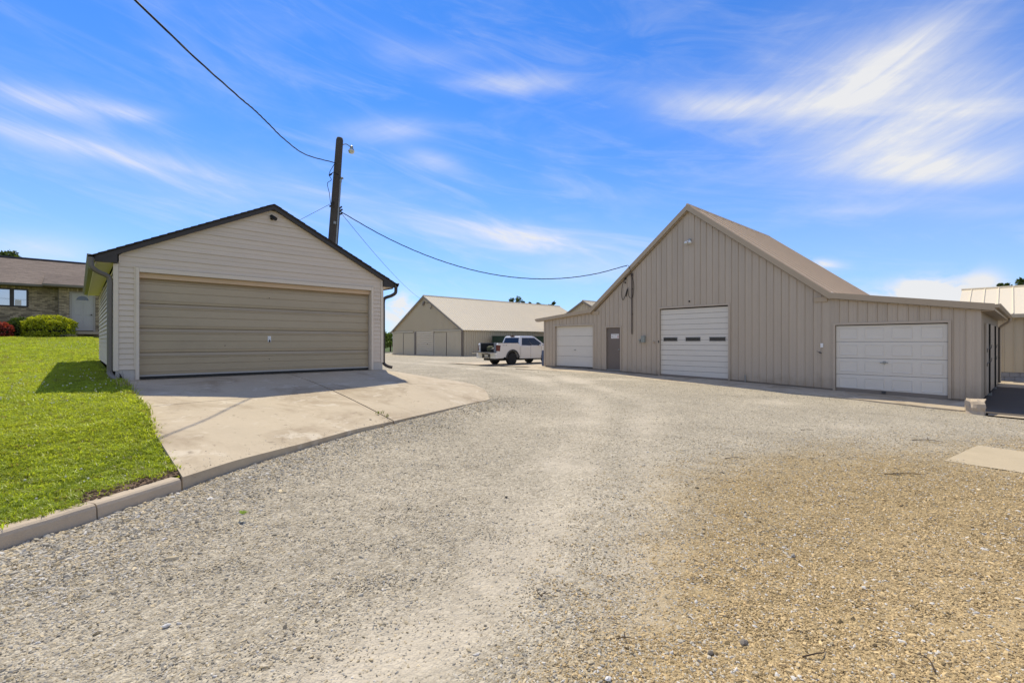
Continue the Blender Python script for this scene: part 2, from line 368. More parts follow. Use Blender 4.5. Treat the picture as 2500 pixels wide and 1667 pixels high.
# ------------------------------------------------------------------ ground (one sheet to the horizon)
def gline(lo, hi, a, b, step):
    core = list(np.arange(a, b, step)); out = []; x = a; k = step
    while x > lo: k *= 1.45; x -= k; out.append(x)
    res = sorted(out)+core; x = core[-1]; k = step
    while x < hi: k *= 1.45; x += k; res.append(x)
    return np.array(res)
def grid_mesh(name, U, V, Zf, m, attrs=None, keep=None):
    nu, nv = len(U), len(V); uu, vv = np.meshgrid(U, V, indexing='ij'); zz = Zf(uu, vv)
    co = np.stack([uu, vv, zz], -1).reshape(-1, 3); idx = np.arange(nu*nv).reshape(nu, nv)
    f = np.stack([idx[:-1, :-1], idx[1:, :-1], idx[1:, 1:], idx[:-1, 1:]], -1).reshape(-1, 4)
    me = bpy.data.meshes.new(name); me.from_pydata(co.tolist(), [], f.tolist()); me.update()
    me.polygons.foreach_set('use_smooth', [True]*len(me.polygons)); me.materials.append(m)
    if attrs:
        for k, fn in attrs.items():
            a = me.attributes.new(k, 'FLOAT', 'POINT'); a.data.foreach_set('value', fn(uu, vv).ravel().astype(np.float32))
    o = bpy.data.objects.new(name, me); sc.collection.objects.link(o); return o
def ground_material():
    m, nt, b = _nt('gravel yard'); N = nt.nodes.new; L = nt.links.new
    geo = N('ShaderNodeNewGeometry'); P = geo.outputs['Position']
    def attr(n):
        a = N('ShaderNodeAttribute'); a.attribute_name = n; return NX(nt, a.outputs['Fac'])
    tan, pk, fld = attr('tan'), attr('packed'), attr('field')
    def noise(scale, detail=6, rough=.6):
        n = N('ShaderNodeTexNoise'); n.inputs['Scale'].default_value = scale; n.inputs['Detail'].default_value = detail; n.inputs['Roughness'].default_value = rough
        L(P, n.inputs['Vector']); return NX(nt, n.outputs['Fac'])
    def voro(scale, feat='F1'):
        n = N('ShaderNodeTexVoronoi'); n.inputs['Scale'].default_value = scale; n.feature = feat; L(P, n.inputs['Vector']); return n
    v1, v2, v3 = voro(38), voro(85), voro(17)
    def mixc(f, a, bcol):
        n = N('ShaderNodeMix'); n.data_type = 'RGBA'
        L(f.s, n.inputs['Factor'])
        for k, q in (('A', a), ('B', bcol)):
            if isinstance(q, tuple): n.inputs[k].default_value = q
            else: L(q, n.inputs[k])
        return n.outputs['Result']
    def chan(vn):
        s = N('ShaderNodeSeparateColor'); L(vn.outputs['Color'], s.inputs[0]); return NX(nt, s.outputs[0]), NX(nt, s.outputs[1])
    r1, g1 = chan(v1); r2, g2 = chan(v2); r3, g3 = chan(v3)
    grey = mixc(r1*.6+r2*.4, (.25, .214, .158, 1), (.58, .52, .41, 1))
    sand = mixc(r1*.5+g2*.5, (.20, .14, .065, 1), (.50, .385, .21, 1))
    col = mixc((tan + (noise(2.2) - .5)*.5).smooth(.25, .75), grey, sand)
    fines = mixc((tan*1.0).smooth(.2, .8), (.52, .46, .365, 1), (.49, .385, .235, 1))
    col = mixc(((pk*.85 + (noise(5.0) - .5)*.6)).smooth(.15, .85)*.85, col, fines)
    blot = (noise(.55, 5) - .5)*.5 + (noise(3.0, 6) - .5)*.35 + (g3 - .5)*.10 + 1.0
    vm = N('ShaderNodeVectorMath'); vm.operation = 'SCALE'; L(col, vm.inputs[0]); L(blot.s, vm.inputs['Scale'])
    grass = mixc(noise(.9, 8), (.05, .085, .02, 1), (.10, .13, .035, 1))
    L(mixc(fld, vm.outputs[0], grass), b.inputs['Base Color'])
    b.inputs['Roughness'].default_value = .95; b.inputs['Specular IOR Level'].default_value = .15
    h = (NX(nt, v1.outputs['Distance'])*-1.0 + 1.0)*.6 + (NX(nt, v2.outputs['Distance'])*-1.0)*.4 + (NX(nt, v3.outputs['Distance'])*-.5) + noise(9, 8)*.6
    bp = N('ShaderNodeBump'); bp.inputs['Strength'].default_value = .75; bp.inputs['Distance'].default_value = .03
    L((h*(pk*-.6 + 1.0)).s, bp.inputs['Height']); L(bp.outputs[0], b.inputs['Normal']); return m
def zground(u, v):
    d = np.hypot(u, v); near = np.exp(-(d/22)**2)
    t, p, l = masks(u, v)
    rut = -.025*np.exp(-(sdpoly(u, v, TRACK1)/.3)**2)-.02*np.exp(-(sdpoly(u, v, TRACK2)/.3)**2)
    z = gz(u, v)+near*((fbm(u, v, 1.4, 31)-.5)*.05+rut)
    # sink under the concrete and the lawn so nothing pokes through
    under = (v > kerbv(u)+.10) & (u < .74) & (v < 62) & (u > -31)
    slab = (u > .70) & (u < 7.3) & (v > np.interp(u, [o[0] for o in OUT], [o[1] for o in OUT])+.06) & (v < 11.9)
    pave = ((u > 8.62) & (u < 10.28) & (v < .34)) | ((u > 16.35) & (u < 29.2) & (v < .42)) | ((u > 18.8) & (u < 27.4) & (v > 17.9) & (v < 25.8))
    return np.where(under | slab, z-.12, np.where(pave, z-.06, z))
yard = grid_mesh('ground', gline(-2500, 3000, -3.5, 24, .16), gline(-2500, 3000, -2.5, 30, .16), zground, ground_material(),
    {'tan': lambda u, v: masks(u, v)[0], 'packed': lambda u, v: masks(u, v)[1],
     'field': lambda u, v: np.clip((np.maximum(np.maximum(-u-14, u-62), np.maximum(v-62, -v-16)))/6+.5+(fbm(u, v, .3, 2)-.5), 0, 1)})
yard['kind'] = 'structure'

# ------------------------------------------------------------------ lawn
def lawn_material():
    m, nt, b = _nt('lawn turf'); N = nt.nodes.new; L = nt.links.new
    geo = N('ShaderNodeNewGeometry')
    def noise(s, d=6):
        n = N('ShaderNodeTexNoise'); n.inputs['Scale'].default_value = s; n.inputs['Detail'].default_value = d; L(geo.outputs['Position'], n.inputs['Vector']); return NX(nt, n.outputs['Fac'])
    mx = N('ShaderNodeMix'); mx.data_type = 'RGBA'; mx.inputs['A'].default_value = (.15, .19, .010, 1); mx.inputs['B'].default_value = (.32, .34, .02, 1)
    L((noise(1.3)*.5+noise(22)*.5).smooth(.3, .7).s, mx.inputs['Factor']); L(mx.outputs['Result'], b.inputs['Base Color'])
    b.inputs['Roughness'].default_value = .95; b.inputs['Specular IOR Level'].default_value = .1
    bp = N('ShaderNodeBump'); bp.inputs['Strength'].default_value = .8; bp.inputs['Distance'].default_value = .04; L(noise(45, 4).s, bp.inputs['Height']); L(bp.outputs[0], b.inputs['Normal']); return m
def lawn_edge(v): return np.where(v < 11.9, np.interp(v, [5.4, 11.9], [.735, .57]), np.where(v < 20.7, .62, .62+(v-20.7)*3)).clip(None, 12)
def make_lawn():
    S = np.r_[np.linspace(0, .8, 24), np.linspace(.81, 1, 46)]; T = np.r_[np.linspace(0, .35, 70), np.linspace(.36, 1, 40)]
    s, t = np.meshgrid(S, T, indexing='ij'); ub = np.full(s.shape, .7)
    for _ in range(6):
        u = -30+(ub+30)*s; v = (kerbv(np.minimum(u, .75))+.13)*(1-t)+75*t; ub = lawn_edge(v)
    z = lawnz(u, v); co = np.stack([u, v, z], -1).reshape(-1, 3); idx = np.arange(s.size).reshape(s.shape)
    f = np.stack([idx[:-1, :-1], idx[1:, :-1], idx[1:, 1:], idx[:-1, 1:]], -1).reshape(-1, 4)
    me = bpy.data.meshes.new('lawn'); me.from_pydata(co.tolist(), [], f.tolist()); me.update()
    me.polygons.foreach_set('use_smooth', [True]*len(me.polygons)); me.materials.append(lawn_material())
    o = bpy.data.objects.new('lawn', me); sc.collection.objects.link(o); o['kind'] = 'structure'
make_lawn()

# ------------------------------------------------------------------ kerb, apron, barn slab, pad
def make_kerb():
    root = bpy.data.objects.new('kerb', None); sc.collection.objects.link(root); root['kind'] = 'structure'
    pts = [(-9.5,-.49),(-8,.35),(-5.9,1.55),(-4.2,2.53),(-2.4,3.56),(-1.15,4.27),(.12,5.0),(.735,5.41)]
    prof = [(0,-.14),(.012,.072),(.022,.095),(.042,.108),(.15,.112),(.165,.10),(.175,-.14)]     # across, up
    for k, (a, b) in enumerate(zip(pts[:-1], pts[1:])):
        a, b = Vector((*a, 0)), Vector((*b, 0)); d = (b-a).normalized(); nrm = Vector((-d.y, d.x, 0)); g = .006
        mm = M(); rings = []; nseg = 10
        for i in range(nseg+1):
            p = a+d*g+(b-a-d*2*g)*(i/nseg); j = .004*(mnoise.noise(p*5)); rings.append([(p.x+nrm.x*(q[0]+j), p.y+nrm.y*(q[0]+j), .092+q[1]+j) for q in prof])
        n = len(prof); vs = [q for r in rings for q in r]; fs = [(i*n+k2, i*n+(k2+1) % n, (i+1)*n+(k2+1) % n, (i+1)*n+k2) for i in range(nseg) for k2 in range(n)]
        fs += [tuple(range(n)), tuple(range(nseg*n, nseg*n+n))]
        mm.add(vs, fs).build('kerb_stone', CONC2, root)
make_kerb()
def make_apron():
    bed = M(); NU, NV = 40, 24
    # driveway outline as a (s,t) patch: s across, t from garage door to the outer edge
    sg = np.linspace(0, 1, 61); edge = np.array([(o[0], o[1]) for o in OUT]); cum = np.r_[0, np.cumsum(np.hypot(*np.diff(edge, axis=0).T))]; cum /= cum[-1]
    inner = [(.57, 11.93), (8.05, 11.93)]
    def P(s, t, dz=0):
        ex = np.interp(s, cum, edge[:, 0]); ey = np.interp(s, cum, edge[:, 1]); ix = lerp(inner[0][0], inner[1][0], s); iy = 11.93
        # the right-hand side bulges outwards
        u = lerp(ix, ex, t)+.55*s**6*math.sin(math.pi*t); v = lerp(iy, ey, t)
        wob = 0.012*(mnoise.noise(Vector((u*3, v*3, 0)))) if t > .985 else 0
        return (u, v+wob, float(slabz(u, v))+dz)
    root = bpy.data.objects.new('driveway_apron', None); sc.collection.objects.link(root); root['kind'] = 'structure'
    # joints: one running out from the door, one across
    def sj(t): return lerp(.418, .50, t)
    def tj(s): return lerp(.485, .50, s)
    g = .0016
    def patch(s0, s1, t0, t1, nu=26, nv=20):
        mm = M(); vs = []; top = {}
        for i in range(nu+1):
            for j in range(nv+1):
                a, b_ = i/nu, j/nv
                # iterate for the skewed joints
                s_, t_ = a, b_
                for _ in range(3):
                    t_ = lerp(t0(s_), t1(s_), b_); s_ = lerp(s0(t_), s1(t_), a)
                top[i, j] = len(vs); vs.append(P(s_, t_))
        n = len(vs); depth = .16
        bot = {}
        ring = [(i, 0) for i in range(nu)]+[(nu, j) for j in range(nv)]+[(i, nv) for i in range(nu, 0, -1)]+[(0, j) for j in range(nv, 0, -1)]
        for r in ring: bot[r] = len(vs); x, y, z = vs[top[r]]; vs.append((x, y, z-depth))
        fs = [(top[i, j], top[i+1, j], top[i+1, j+1], top[i, j+1]) for i in range(nu) for j in range(nv)]
        fs += [(top[ring[k]], top[ring[(k+1) % len(ring)]], bot[ring[(k+1) % len(ring)]], bot[ring[k]]) for k in range(len(ring))]
        mm.add(vs, fs).build('slab', CONC, root)
    z0 = lambda q: 0.0; o1 = lambda q: 1.0
    patch(z0, lambda t: sj(t)-g*1.3, z0, lambda s: tj(s)-g); patch(lambda t: sj(t)+g*1.3, o1, z0, lambda s: tj(s)-g)
    patch(z0, lambda t: sj(t)-g*1.3, lambda s: tj(s)+g, o1); patch(lambda t: sj(t)+g*1.3, o1, lambda s: tj(s)+g, o1)
    vs = []; n = 12
    for i in range(n+1):
        for j in range(n+1): vs.append(P(.01+.98*i/n, .005+.985*j/n, -.02))
    M().add(vs, [(i*(n+1)+j, (i+1)*(n+1)+j, (i+1)*(n+1)+j+1, i*(n+1)+j+1) for i in range(n) for j in range(n)]).build('joint_filler', SOIL, root)
make_apron()
# strip of concrete along the barn front, dropping to the right
BV = [17.6, 14, 10, 7.5, 4, .55]; BZ = [.16, .14, .03, .01, -.10, -.17]; BE = [.11, .11, -.01, -.06, -.15, -.29]
def make_barn_slab():
    root = bpy.data.objects.new('barn_apron', None); sc.collection.objects.link(root); root['kind'] = 'structure'
    cuts = [17.9, 12.0, 7.2, .72]
    for a, b in zip(cuts[:-1], cuts[1:]):
        n = 14; vs = []
        for i in range(n+1):
            v = lerp(a-.006, b+.006, i/n); zi = np.interp(-v, [-q for q in BV], BZ); ze = np.interp(-v, [-q for q in BV], BE)
            off = .213-.0244*(v-.6)*0
            x1 = 18.62+(v-9.1)*.0244; x0 = 16.95+.02*mnoise.noise(Vector((v, 3, 0)))
            vs += [(x0, v, ze-.35), (x0, v, ze-.012), (x0+.015, v, ze), (x1, v, zi), (x1, v, zi-.3)]
        fs = [(i*5+k, i*5+(k+1) % 5, (i+1)*5+(k+1) % 5, (i+1)*5+k) for i in range(n) for k in range(5)]+[(0,1,2,3,4), tuple(n*5+k for k in range(5))]
        M().add(vs, fs).build('slab', CONC, root)
make_barn_slab()
def sheet(name, poly, m, dz, n=10):
    """a quad sheet laid on the yard"""
    (a, b, c, d) = [Vector((*p, 0)) for p in poly]; vs = []
    for i in range(n+1):
        for j in range(n+1):
            p = (a*(1-i/n)+b*(i/n))*(1-j/n)+(d*(1-i/n)+c*(i/n))*(j/n)
            vs.append((p.x, p.y, float(gz1(p.x, p.y))+dz))
    o = M().add(vs, [(i*(n+1)+j, (i+1)*(n+1)+j, (i+1)*(n+1)+j+1, i*(n+1)+j+1) for i in range(n) for j in range(n)]).build(name, m)
    o['kind'] = 'structure'; return o
sheet('side_shade_pavement', [(16.95,.72),(25.3,.6),(25.3,-9),(16.5,-9)], SHADEPAVE, .018, 16)  # dark sheet paints the shade beside the barn into the ground
sheet('rear_sun_pavement', [(25.3,.6),(29.3,.5),(29.3,-9),(25.3,-9)], CONC, .016, 12)  # pale sheet paints the sunlit strip beyond the shade
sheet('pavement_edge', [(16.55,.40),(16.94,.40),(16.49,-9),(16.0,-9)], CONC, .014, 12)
sheet('concrete_pad', [(8.55,.62),(10.42,.36),(10.1,-3.2),(8.4,-3.2)], mat('pad concrete', (.47, .385, .255), .9, .14, 2.0, bump=.4, bscale=110, dirt=.3), .008, 12)
sheet('parking_strip', [(18.6,17.9),(18.9,27.0),(27.6,26.0),(27.6,17.5)], CONC, .035, 14)

# ------------------------------------------------------------------ scatter (geometry nodes on a cloud of points)
def scatter(name, pts, rot, scl, col, idx, protos):
    me = bpy.data.meshes.new(name); me.from_pydata(pts.tolist(), [], [])
    n = len(pts)
    def at(nm, typ, arr, key):
        a = me.attributes.new(nm, typ, 'POINT'); a.data.foreach_set(key, np.ascontiguousarray(arr, dtype=np.float32 if typ != 'INT' else np.int32).ravel())
    at('rot', 'FLOAT_VECTOR', rot, 'vector'); at('scl', 'FLOAT_VECTOR', scl, 'vector'); at('pick', 'INT', idx, 'value')
    at('tint', 'FLOAT_VECTOR', col, 'vector')
    o = bpy.data.objects.new(name, me); sc.collection.objects.link(o); o['kind'] = 'stuff'
    ng = bpy.data.node_groups.new(name+'_nodes', 'GeometryNodeTree')
    ng.interface.new_socket('Geometry', in_out='INPUT', socket_type='NodeSocketGeometry'); ng.interface.new_socket('Geometry', in_out='OUTPUT', socket_type='NodeSocketGeometry')
    N = ng.nodes.new; L = ng.links.new
    gi, go = N('NodeGroupInput'), N('NodeGroupOutput')
    jn = N('GeometryNodeJoinGeometry')
    for p in protos:
        oi = N('GeometryNodeObjectInfo'); oi.inputs['Object'].default_value = p; oi.inputs['As Instance'].default_value = True; L(oi.outputs['Geometry'], jn.inputs[0])
    ip = N('GeometryNodeInstanceOnPoints'); L(gi.outputs[0], ip.inputs['Points']); L(jn.outputs[0], ip.inputs['Instance']); ip.inputs['Pick Instance'].default_value = True
    def na(nm, t):
        a = N('GeometryNodeInputNamedAttribute'); a.data_type = t; a.inputs['Name'].default_value = nm; return a.outputs[0]
    L(na('pick', 'INT'), ip.inputs['Instance Index']); L(na('rot', 'FLOAT_VECTOR'), ip.inputs['Rotation']); L(na('scl', 'FLOAT_VECTOR'), ip.inputs['Scale'])
    L(ip.outputs[0], go.inputs[0]); md = o.modifiers.new('scatter', 'NODES'); md.node_group = ng; return o
def proto(name, mm, m):
    me = bpy.data.meshes.new(name); me.from_pydata(mm.v, [], mm.f); me.update(); me.materials.append(m)
    return bpy.data.objects.new(name, me)
def instancer_mat(name, rough=.9):
    m, nt, b = _nt(name); N = nt.nodes.new; L = nt.links.new
    a = N('ShaderNodeAttribute'); a.attribute_type = 'INSTANCER'; a.attribute_name = 'tint'
    tc = N('ShaderNodeTexCoord'); n = N('ShaderNodeTexNoise'); n.inputs['Scale'].default_value = 2.5; n.inputs['Detail'].default_value = 4; L(tc.outputs['Object'], n.inputs['Vector'])
    f = (NX(nt, n.outputs['Fac']) - .5)*.5 + 1.0
    vm = N('ShaderNodeVectorMath'); vm.operation = 'SCALE'; L(a.outputs['Vector'], vm.inputs[0]); L(f.s, vm.inputs['Scale']); L(vm.outputs[0], b.inputs['Base Color'])
    b.inputs['Roughness'].default_value = rough; b.inputs['Specular IOR Level'].default_value = .2; return m
def rock(seed, sub=1, flat=.6):
    r = random.Random(seed); bm = bmesh.new(); bmesh.ops.create_icosphere(bm, subdivisions=sub, radius=.5)
    s = (1, r.uniform(.6, .9), flat*r.uniform(.7, 1.1)); off = Vector((seed*3.1, seed*1.7, 0))
    for v in bm.verts:
        k = 1+.45*mnoise.noise(v.co*2.2+off); v.co = Vector((v.co.x*s[0]*k, v.co.y*s[1]*k, v.co.z*s[2]*k))
    mm = M(); bm.verts.ensure_lookup_table(); mm.add([tuple(v.co) for v in bm.verts], [tuple(q.index for q in f.verts) for f in bm.faces]); bm.free(); return mm
FW = np.array([math.sin(R(43)), math.cos(R(43))]); RT = np.array([math.cos(R(43)), -math.sin(R(43))])
def wedge(n, d0, d1, power):
    """points spread over the part of the yard within about 53 degrees either side of the street axis, denser near the camera"""
    q = rng.random(n); d = (d0**(2-power)+q*(d1**(2-power)-d0**(2-power)))**(1/(2-power)); a = rng.uniform(-1.35, 1.35, n)
    return FW[0]*d+RT[0]*a*d, FW[1]*d+RT[1]*a*d, d
STONE = instancer_mat('loose stone')
def make_gravel():
    u, v, d = wedge(900000, 1.25, 28, 1.8)
    vo = np.interp(u, [o[0] for o in OUT], [o[1] for o in OUT])
    ok = ~((v > kerbv(u)-.015) & (u < .74)) & ~((u >= .74) & (u < 7.5) & (v > vo-.03)) & ~((u >= 7.4) & (u < 8.7) & (v > 8.85+(u-7.47)*1.6) & (v < 12.1)) & ~((u < 7) & (v > 11))
    ok &= ~((u > 16.9) & (u < 30)) & ~((u > 8.62) & (u < 10.3) & (v < .42) & (rng.random(len(u)) < .985)) & ~((u > 16.3) & (v < .9))
    u, v, d = u[ok], v[ok], d[ok]; tan, pk, loose = masks(u, v)
    patch = fbm(u, v, 1.3, 44)
    keep = rng.random(len(u)) < np.clip((.30+.75*loose+1.0*tan+.8*(patch-.45))*(1-.68*pk*(1-.6*tan)), .08, 1)
    u, v, d, tan, pk, loose = [q[keep] for q in (u, v, d, tan, pk, loose)]
    q = rng.random(420); eu = np.interp(q, np.linspace(0, 1, 7), [o[0] for o in OUT]); ev = np.interp(q, np.linspace(0, 1, 7), [o[1] for o in OUT])
    ev = ev+np.abs(rng.normal(0, .22, 420))+.02; ns = 420
    u, v = np.r_[u, eu], np.r_[v, ev]; d = np.hypot(u, v); tan, pk, loose = [np.r_[a_, np.zeros(ns)] for a_ in (tan, pk, loose)]; n = len(u)
    size = rng.lognormal(0, .38, n)*(.0096+.0080*loose+.0016*tan)*(1+.028*np.maximum(d-3, 0))
    size = np.clip(size, .006, .07)
    z = zground(u, v)+size*.05; z[-ns:] = slabz(u[-ns:], v[-ns:])+size[-ns:]*.1; size[-ns:] *= .8
    br = rng.normal(1, .19, n).clip(.5, 1.6)[:, None]
    g = np.array([.45, .41, .335])*br; warm = np.array([.50, .415, .275])*br; t = np.array([.50, .375, .20])*br
    mixw = (rng.random(n) < .35)[:, None]; col = np.where(mixw, warm, g); istan = (rng.random(n) < tan*.94)[:, None]; col = np.where(istan, t, col)
    dark = (rng.random(n) < .075)[:, None]; col = np.where(dark, col*.45, col); pale = (rng.random(n) < .05)[:, None]; col = np.where(pale, np.array([.62, .59, .54]), col)
    rot = np.stack([rng.normal(0, .3, n), rng.normal(0, .3, n), rng.uniform(0, 6.28, n)], -1)
    s3 = size[:, None]*np.stack([rng.uniform(.9, 1.5, n), rng.uniform(.7, 1.1, n), rng.uniform(.6, 1.1, n)], -1)
    protos = [proto('gravel_chip', rock(k, 1, .62), STONE) for k in range(6)]
    scatter('gravel', np.stack([u, v, z], -1), rot, s3, col, rng.integers(0, 6, n), protos)
    print('gravel', n)
make_gravel()
GRASS = leafmat('grass blade', 'tint', trans=.55)
def tuft(seed, n=14, h=1.0, spread=.5, wid=.05):
    r = random.Random(seed); mm = M()
    for _ in range(n):
        a = r.uniform(0, 6.28); x, y = r.gauss(0, spread*.5), r.gauss(0, spread*.5); L_ = h*r.uniform(.5, 1.1); lean = r.uniform(.25, 1.0); w = wid*r.uniform(.7, 1.3)
        dx, dy = math.cos(a), math.sin(a); px, py = -dy*w, dx*w
        m1 = (x+dx*lean*L_*.3, y+dy*lean*L_*.3, L_*.55); t = (x+dx*lean*L_*.95, y+dy*lean*L_*.95, L_*(1-.3*lean))
        mm.add([(x-px, y-py, 0), (x+px, y+py, 0), (m1[0]+px*.8, m1[1]+py*.8, m1[2]), (m1[0]-px*.8, m1[1]-py*.8, m1[2]), t], [(0, 1, 2, 3), (3, 2, 4)])
    return mm
def in_soil(u, v): return (u > .02) & (u < .74) & (v < 5.22+.62*u+.06*np.sin(u*19)+.05*np.sin(u*43)+.02*np.sin(v*60)+.06) & (v < 5.78)
def make_grass():
    N1, N2, N3 = 46000, 42000, 36000
    u = np.r_[rng.uniform(-5.5, .72, N1), rng.uniform(-5.5, .72, N2), rng.uniform(-7, .6, N3)]
    v = np.r_[rng.uniform(1.5, 9, N1), rng.uniform(6.5, 14, N2), rng.uniform(13, 36.2, N3)]
    ok = (v > kerbv(u)+.13+rng.normal(0, .02, len(u))) & (u < lawn_edge(v)+rng.normal(0, .025, len(u))) & ~((v > 11.85) & (u > .42) & (v < 21)) & ~((v > 34.2+rng.normal(0, .12, len(u))) & (u > -4))
    ok &= ~(in_soil(u, v) & (rng.random(len(u)) < .97))
    u, v = u[ok], v[ok]; n = len(u); d = np.hypot(u, v)
    z = lawnz(u, v)-.004
    edge = np.clip(1-(lawn_edge(v)-u)/.15, 0, 1)*(v < 11.8)
    h = (.036+.022*rng.random(n)+.022*fbm(u, v, 2, 7)+.045*edge*rng.random(n))*(1+.012*d)
    tone = (.55*fbm(u, v, .8, 9)+.55*fbm(u, v, .22, 19)+.25*(fbm(u, v, 3.0, 29)-.5)-.03).clip(0, 1)[:, None]; k = rng.normal(1, .2, n).clip(.5, 1.6)[:, None]
    col = (np.array([.27, .365, .035])*(1-tone)+np.array([.49, .55, .08])*tone)*k
    dry = (rng.random(n) < .03+.30*np.clip(fbm(u, v, .6, 39)-.58, 0, 1)*3)[:, None]; col = np.where(dry, np.array([.30, .26, .11]), col)
    rot = np.stack([rng.normal(0, .12, n), rng.normal(0, .12, n), rng.uniform(0, 6.28, n)], -1)
    s3 = np.stack([h*1.25, h*1.25, h], -1)
    protos = [proto('turf_tuft', tuft(k), GRASS) for k in range(5)]
    scatter('grass', np.stack([u, v, z], -1), rot, s3, col, rng.integers(0, 5, n), protos)
    # white clover heads
    N4 = 5200; u = rng.uniform(-5, .6, N4); v = rng.uniform(3, 30, N4)
    cl = fbm(u, v, .5, 17); ok = (v > kerbv(u)+.4) & (u < lawn_edge(v)-.08) & (cl > .58) & ~((v > 11.8) & (u > .3)) & (rng.random(N4) < .34)
    u, v = u[ok], v[ok]; n = len(u); z = lawnz(u, v)+.05+.03*rng.random(n)
    mm = M(); bm = bmesh.new(); bmesh.ops.create_icosphere(bm, subdivisions=1, radius=.5); bm.verts.ensure_lookup_table()
    mm.add([tuple(q.co) for q in bm.verts], [tuple(w.index for w in f.verts) for f in bm.faces]); bm.free()
    col = np.tile(np.array([.62, .62, .48]), (n, 1))*rng.normal(1, .08, n)[:, None]
    s = np.repeat(rng.uniform(.012, .022, n)[:, None], 3, 1)*(1+.012*np.hypot(u, v))[:, None]
    scatter('clover_flowers', np.stack([u, v, z], -1), np.zeros((n, 3)), s, col, np.zeros(n), [proto('clover_head', mm, STONE)])
make_grass()
# bare earth at the end of the kerb
def make_soil():
    vs = []; n = 14; fs = []
    for i in range(n+1):
        for j in range(9):
            u = lerp(.02, .725, i/n); v0 = float(kerbv(u))+.16; v1 = min(5.85, 5.34+.62*u); v = lerp(v0, max(v0+.05, v1), j/8)
            vs.append((u, v, float(lawnz(u, v))+.022+.016*mnoise.noise(Vector((u*22, v*22, 0)))))
    fs = [(i*9+j, (i+1)*9+j, (i+1)*9+j+1, i*9+j+1) for i in range(n) for j in range(8)]
    mm = M().add(vs, fs)
    for k in range(190):
        u = random.uniform(.0, .73); v = random.uniform(float(kerbv(u))+.15, min(5.83, 5.36+.62*u)); r_ = rock(k % 9, 0, .8); s = random.uniform(.008, .035)
        z = float(lawnz(u, v))+.028; mm.add([(u+p[0]*s, v+p[1]*s, z+p[2]*s) for p in r_.v], r_.f)
    mm.build('bare_soil', SOIL, kind='structure')
make_soil()

# ------------------------------------------------------------------ garage
GT = thing('garage', (3.38, 16.2, .74), 'cream vinyl garage with a wide ribbed taupe door and dark brown roof edges', 'garage')
U0, U1, UC = .52, 6.20, 3.38; V0, V1 = 11.92, 20.6; RISE = .503
def rake_z(u): return 4.66-RISE*abs(u-UC)        # top of the wall under the rake
M().box(U0+.03, U1-.03, V0+.30, V1, .5, 3.02).prism([(U0+.03, 3.0), (U1-.03, 3.0), (UC, 4.60)], 'y', V0+.30, V1).build('wall', VINYL, GT)
M().box(U0+.02, .86, V0+.03, V0+.31, .95, 3.0).box(5.90, U1-.02, V0+.03, V0+.31, .95, 3.0).prism([(U0+.02, 2.95), (U1-.02, 2.95), (U1-.02, 3.05), (UC, 4.58), (U0+.02, 3.05)], 'y', V0+.03, V0+.31).build('front_wall', VINYL, GT)
for q in ((U0+.03, .86, V0+.01, V0+.2), (5.89, U1, V0+.01, V0+.2), (U0+.03, U0+.2, V0+.201, V1), (U1-.2, U1, V0+.201, V1)): M().box(*q, .30, .955).build('foundation', CBLOCK, GT)
def board(u0, u1, z, ex=.107, u0t=None, u1t=None, lip=.008):
    """one lap of siding: foot stands proud, head tucks in"""
    u0t = u0 if u0t is None else u0t; u1t = u1 if u1t is None else u1t
    f, h, z1 = V0-lip, V0+.012, z+ex+.016
    M().add([(u0, f+.004, z+.001), (u1, f+.004, z+.001), (u1, f, z), (u0, f, z), (u1t, h, z1), (u0t, h, z1)],
            [(0,1,2,3),(3,2,4,5)]).build('siding_board', VINYL, GT)
EX = .1068; z = .955
while z < 4.58:
    zt = z+EX
    if zt <= 3.0+.03:
        board(.588, .822, z, EX); board(5.925, 6.135, z, EX)
    else:
        def lim(zz): return max(.02, (4.64-zz)/RISE)
        a, b_ = min(lim(z), UC-.59), min(lim(zt), UC-.59)
        if b_ > .03: board(UC-a, UC+a, z, EX, UC-b_, UC+b_, .0045 if round((z-.955)/EX) % 2 else -.003)
    z += EX
z = .955
while z < 2.98:   # boards of the left-hand wall (faces the lawn)
    M().add([(U0-.006, V0+.08, z+.001), (U0-.006, V1, z+.001), (U0-.015, V1, z), (U0-.015, V0+.08, z), (U0+.012, V1, z+EX+.016), (U0+.012, V0+.08, z+EX+.016)], [(0,1,2,3),(3,2,4,5)]).build('siding_board', VINYL, GT)
    M().hexa([(U1-.03, V0+.08, z), (U1-.03, V1, z), (U1+.006, V1, z), (U1+.006, V0+.08, z)], [(U1-.03, V0+.08, z+EX+.004), (U1-.03, V1, z+EX+.004), (U1-.008, V1, z+EX+.004), (U1-.008, V0+.08, z+EX+.004)]).build('siding_board', VINYL, GT)
    z += EX
for (a, b_) in ((U0-.016, .585), (6.138, U1+.016)):
    M().box(a, b_, V0-.016, V0+.085, .935, 3.03 if a < 1 else 3.26).build('corner_trim', VTRIM, GT, bevel=.004)
M().box(.588, .61, V0-.012, V0+.02, 3.03, 3.20).build('corner_trim', VTRIM, GT)
# thin cream trim following the rake
for sgn in (-1, 1):
    mm = M(); a, b_ = UC+sgn*.0, UC+sgn*2.80
    mm.prism([(a, 4.66), (b_, 4.66-RISE*2.80), (b_, 4.66-RISE*2.80-.035), (a, 4.625)][::sgn], 'y', V0-.014, V0+.0)
    mm.build('rake_trim', VTRIM, GT)
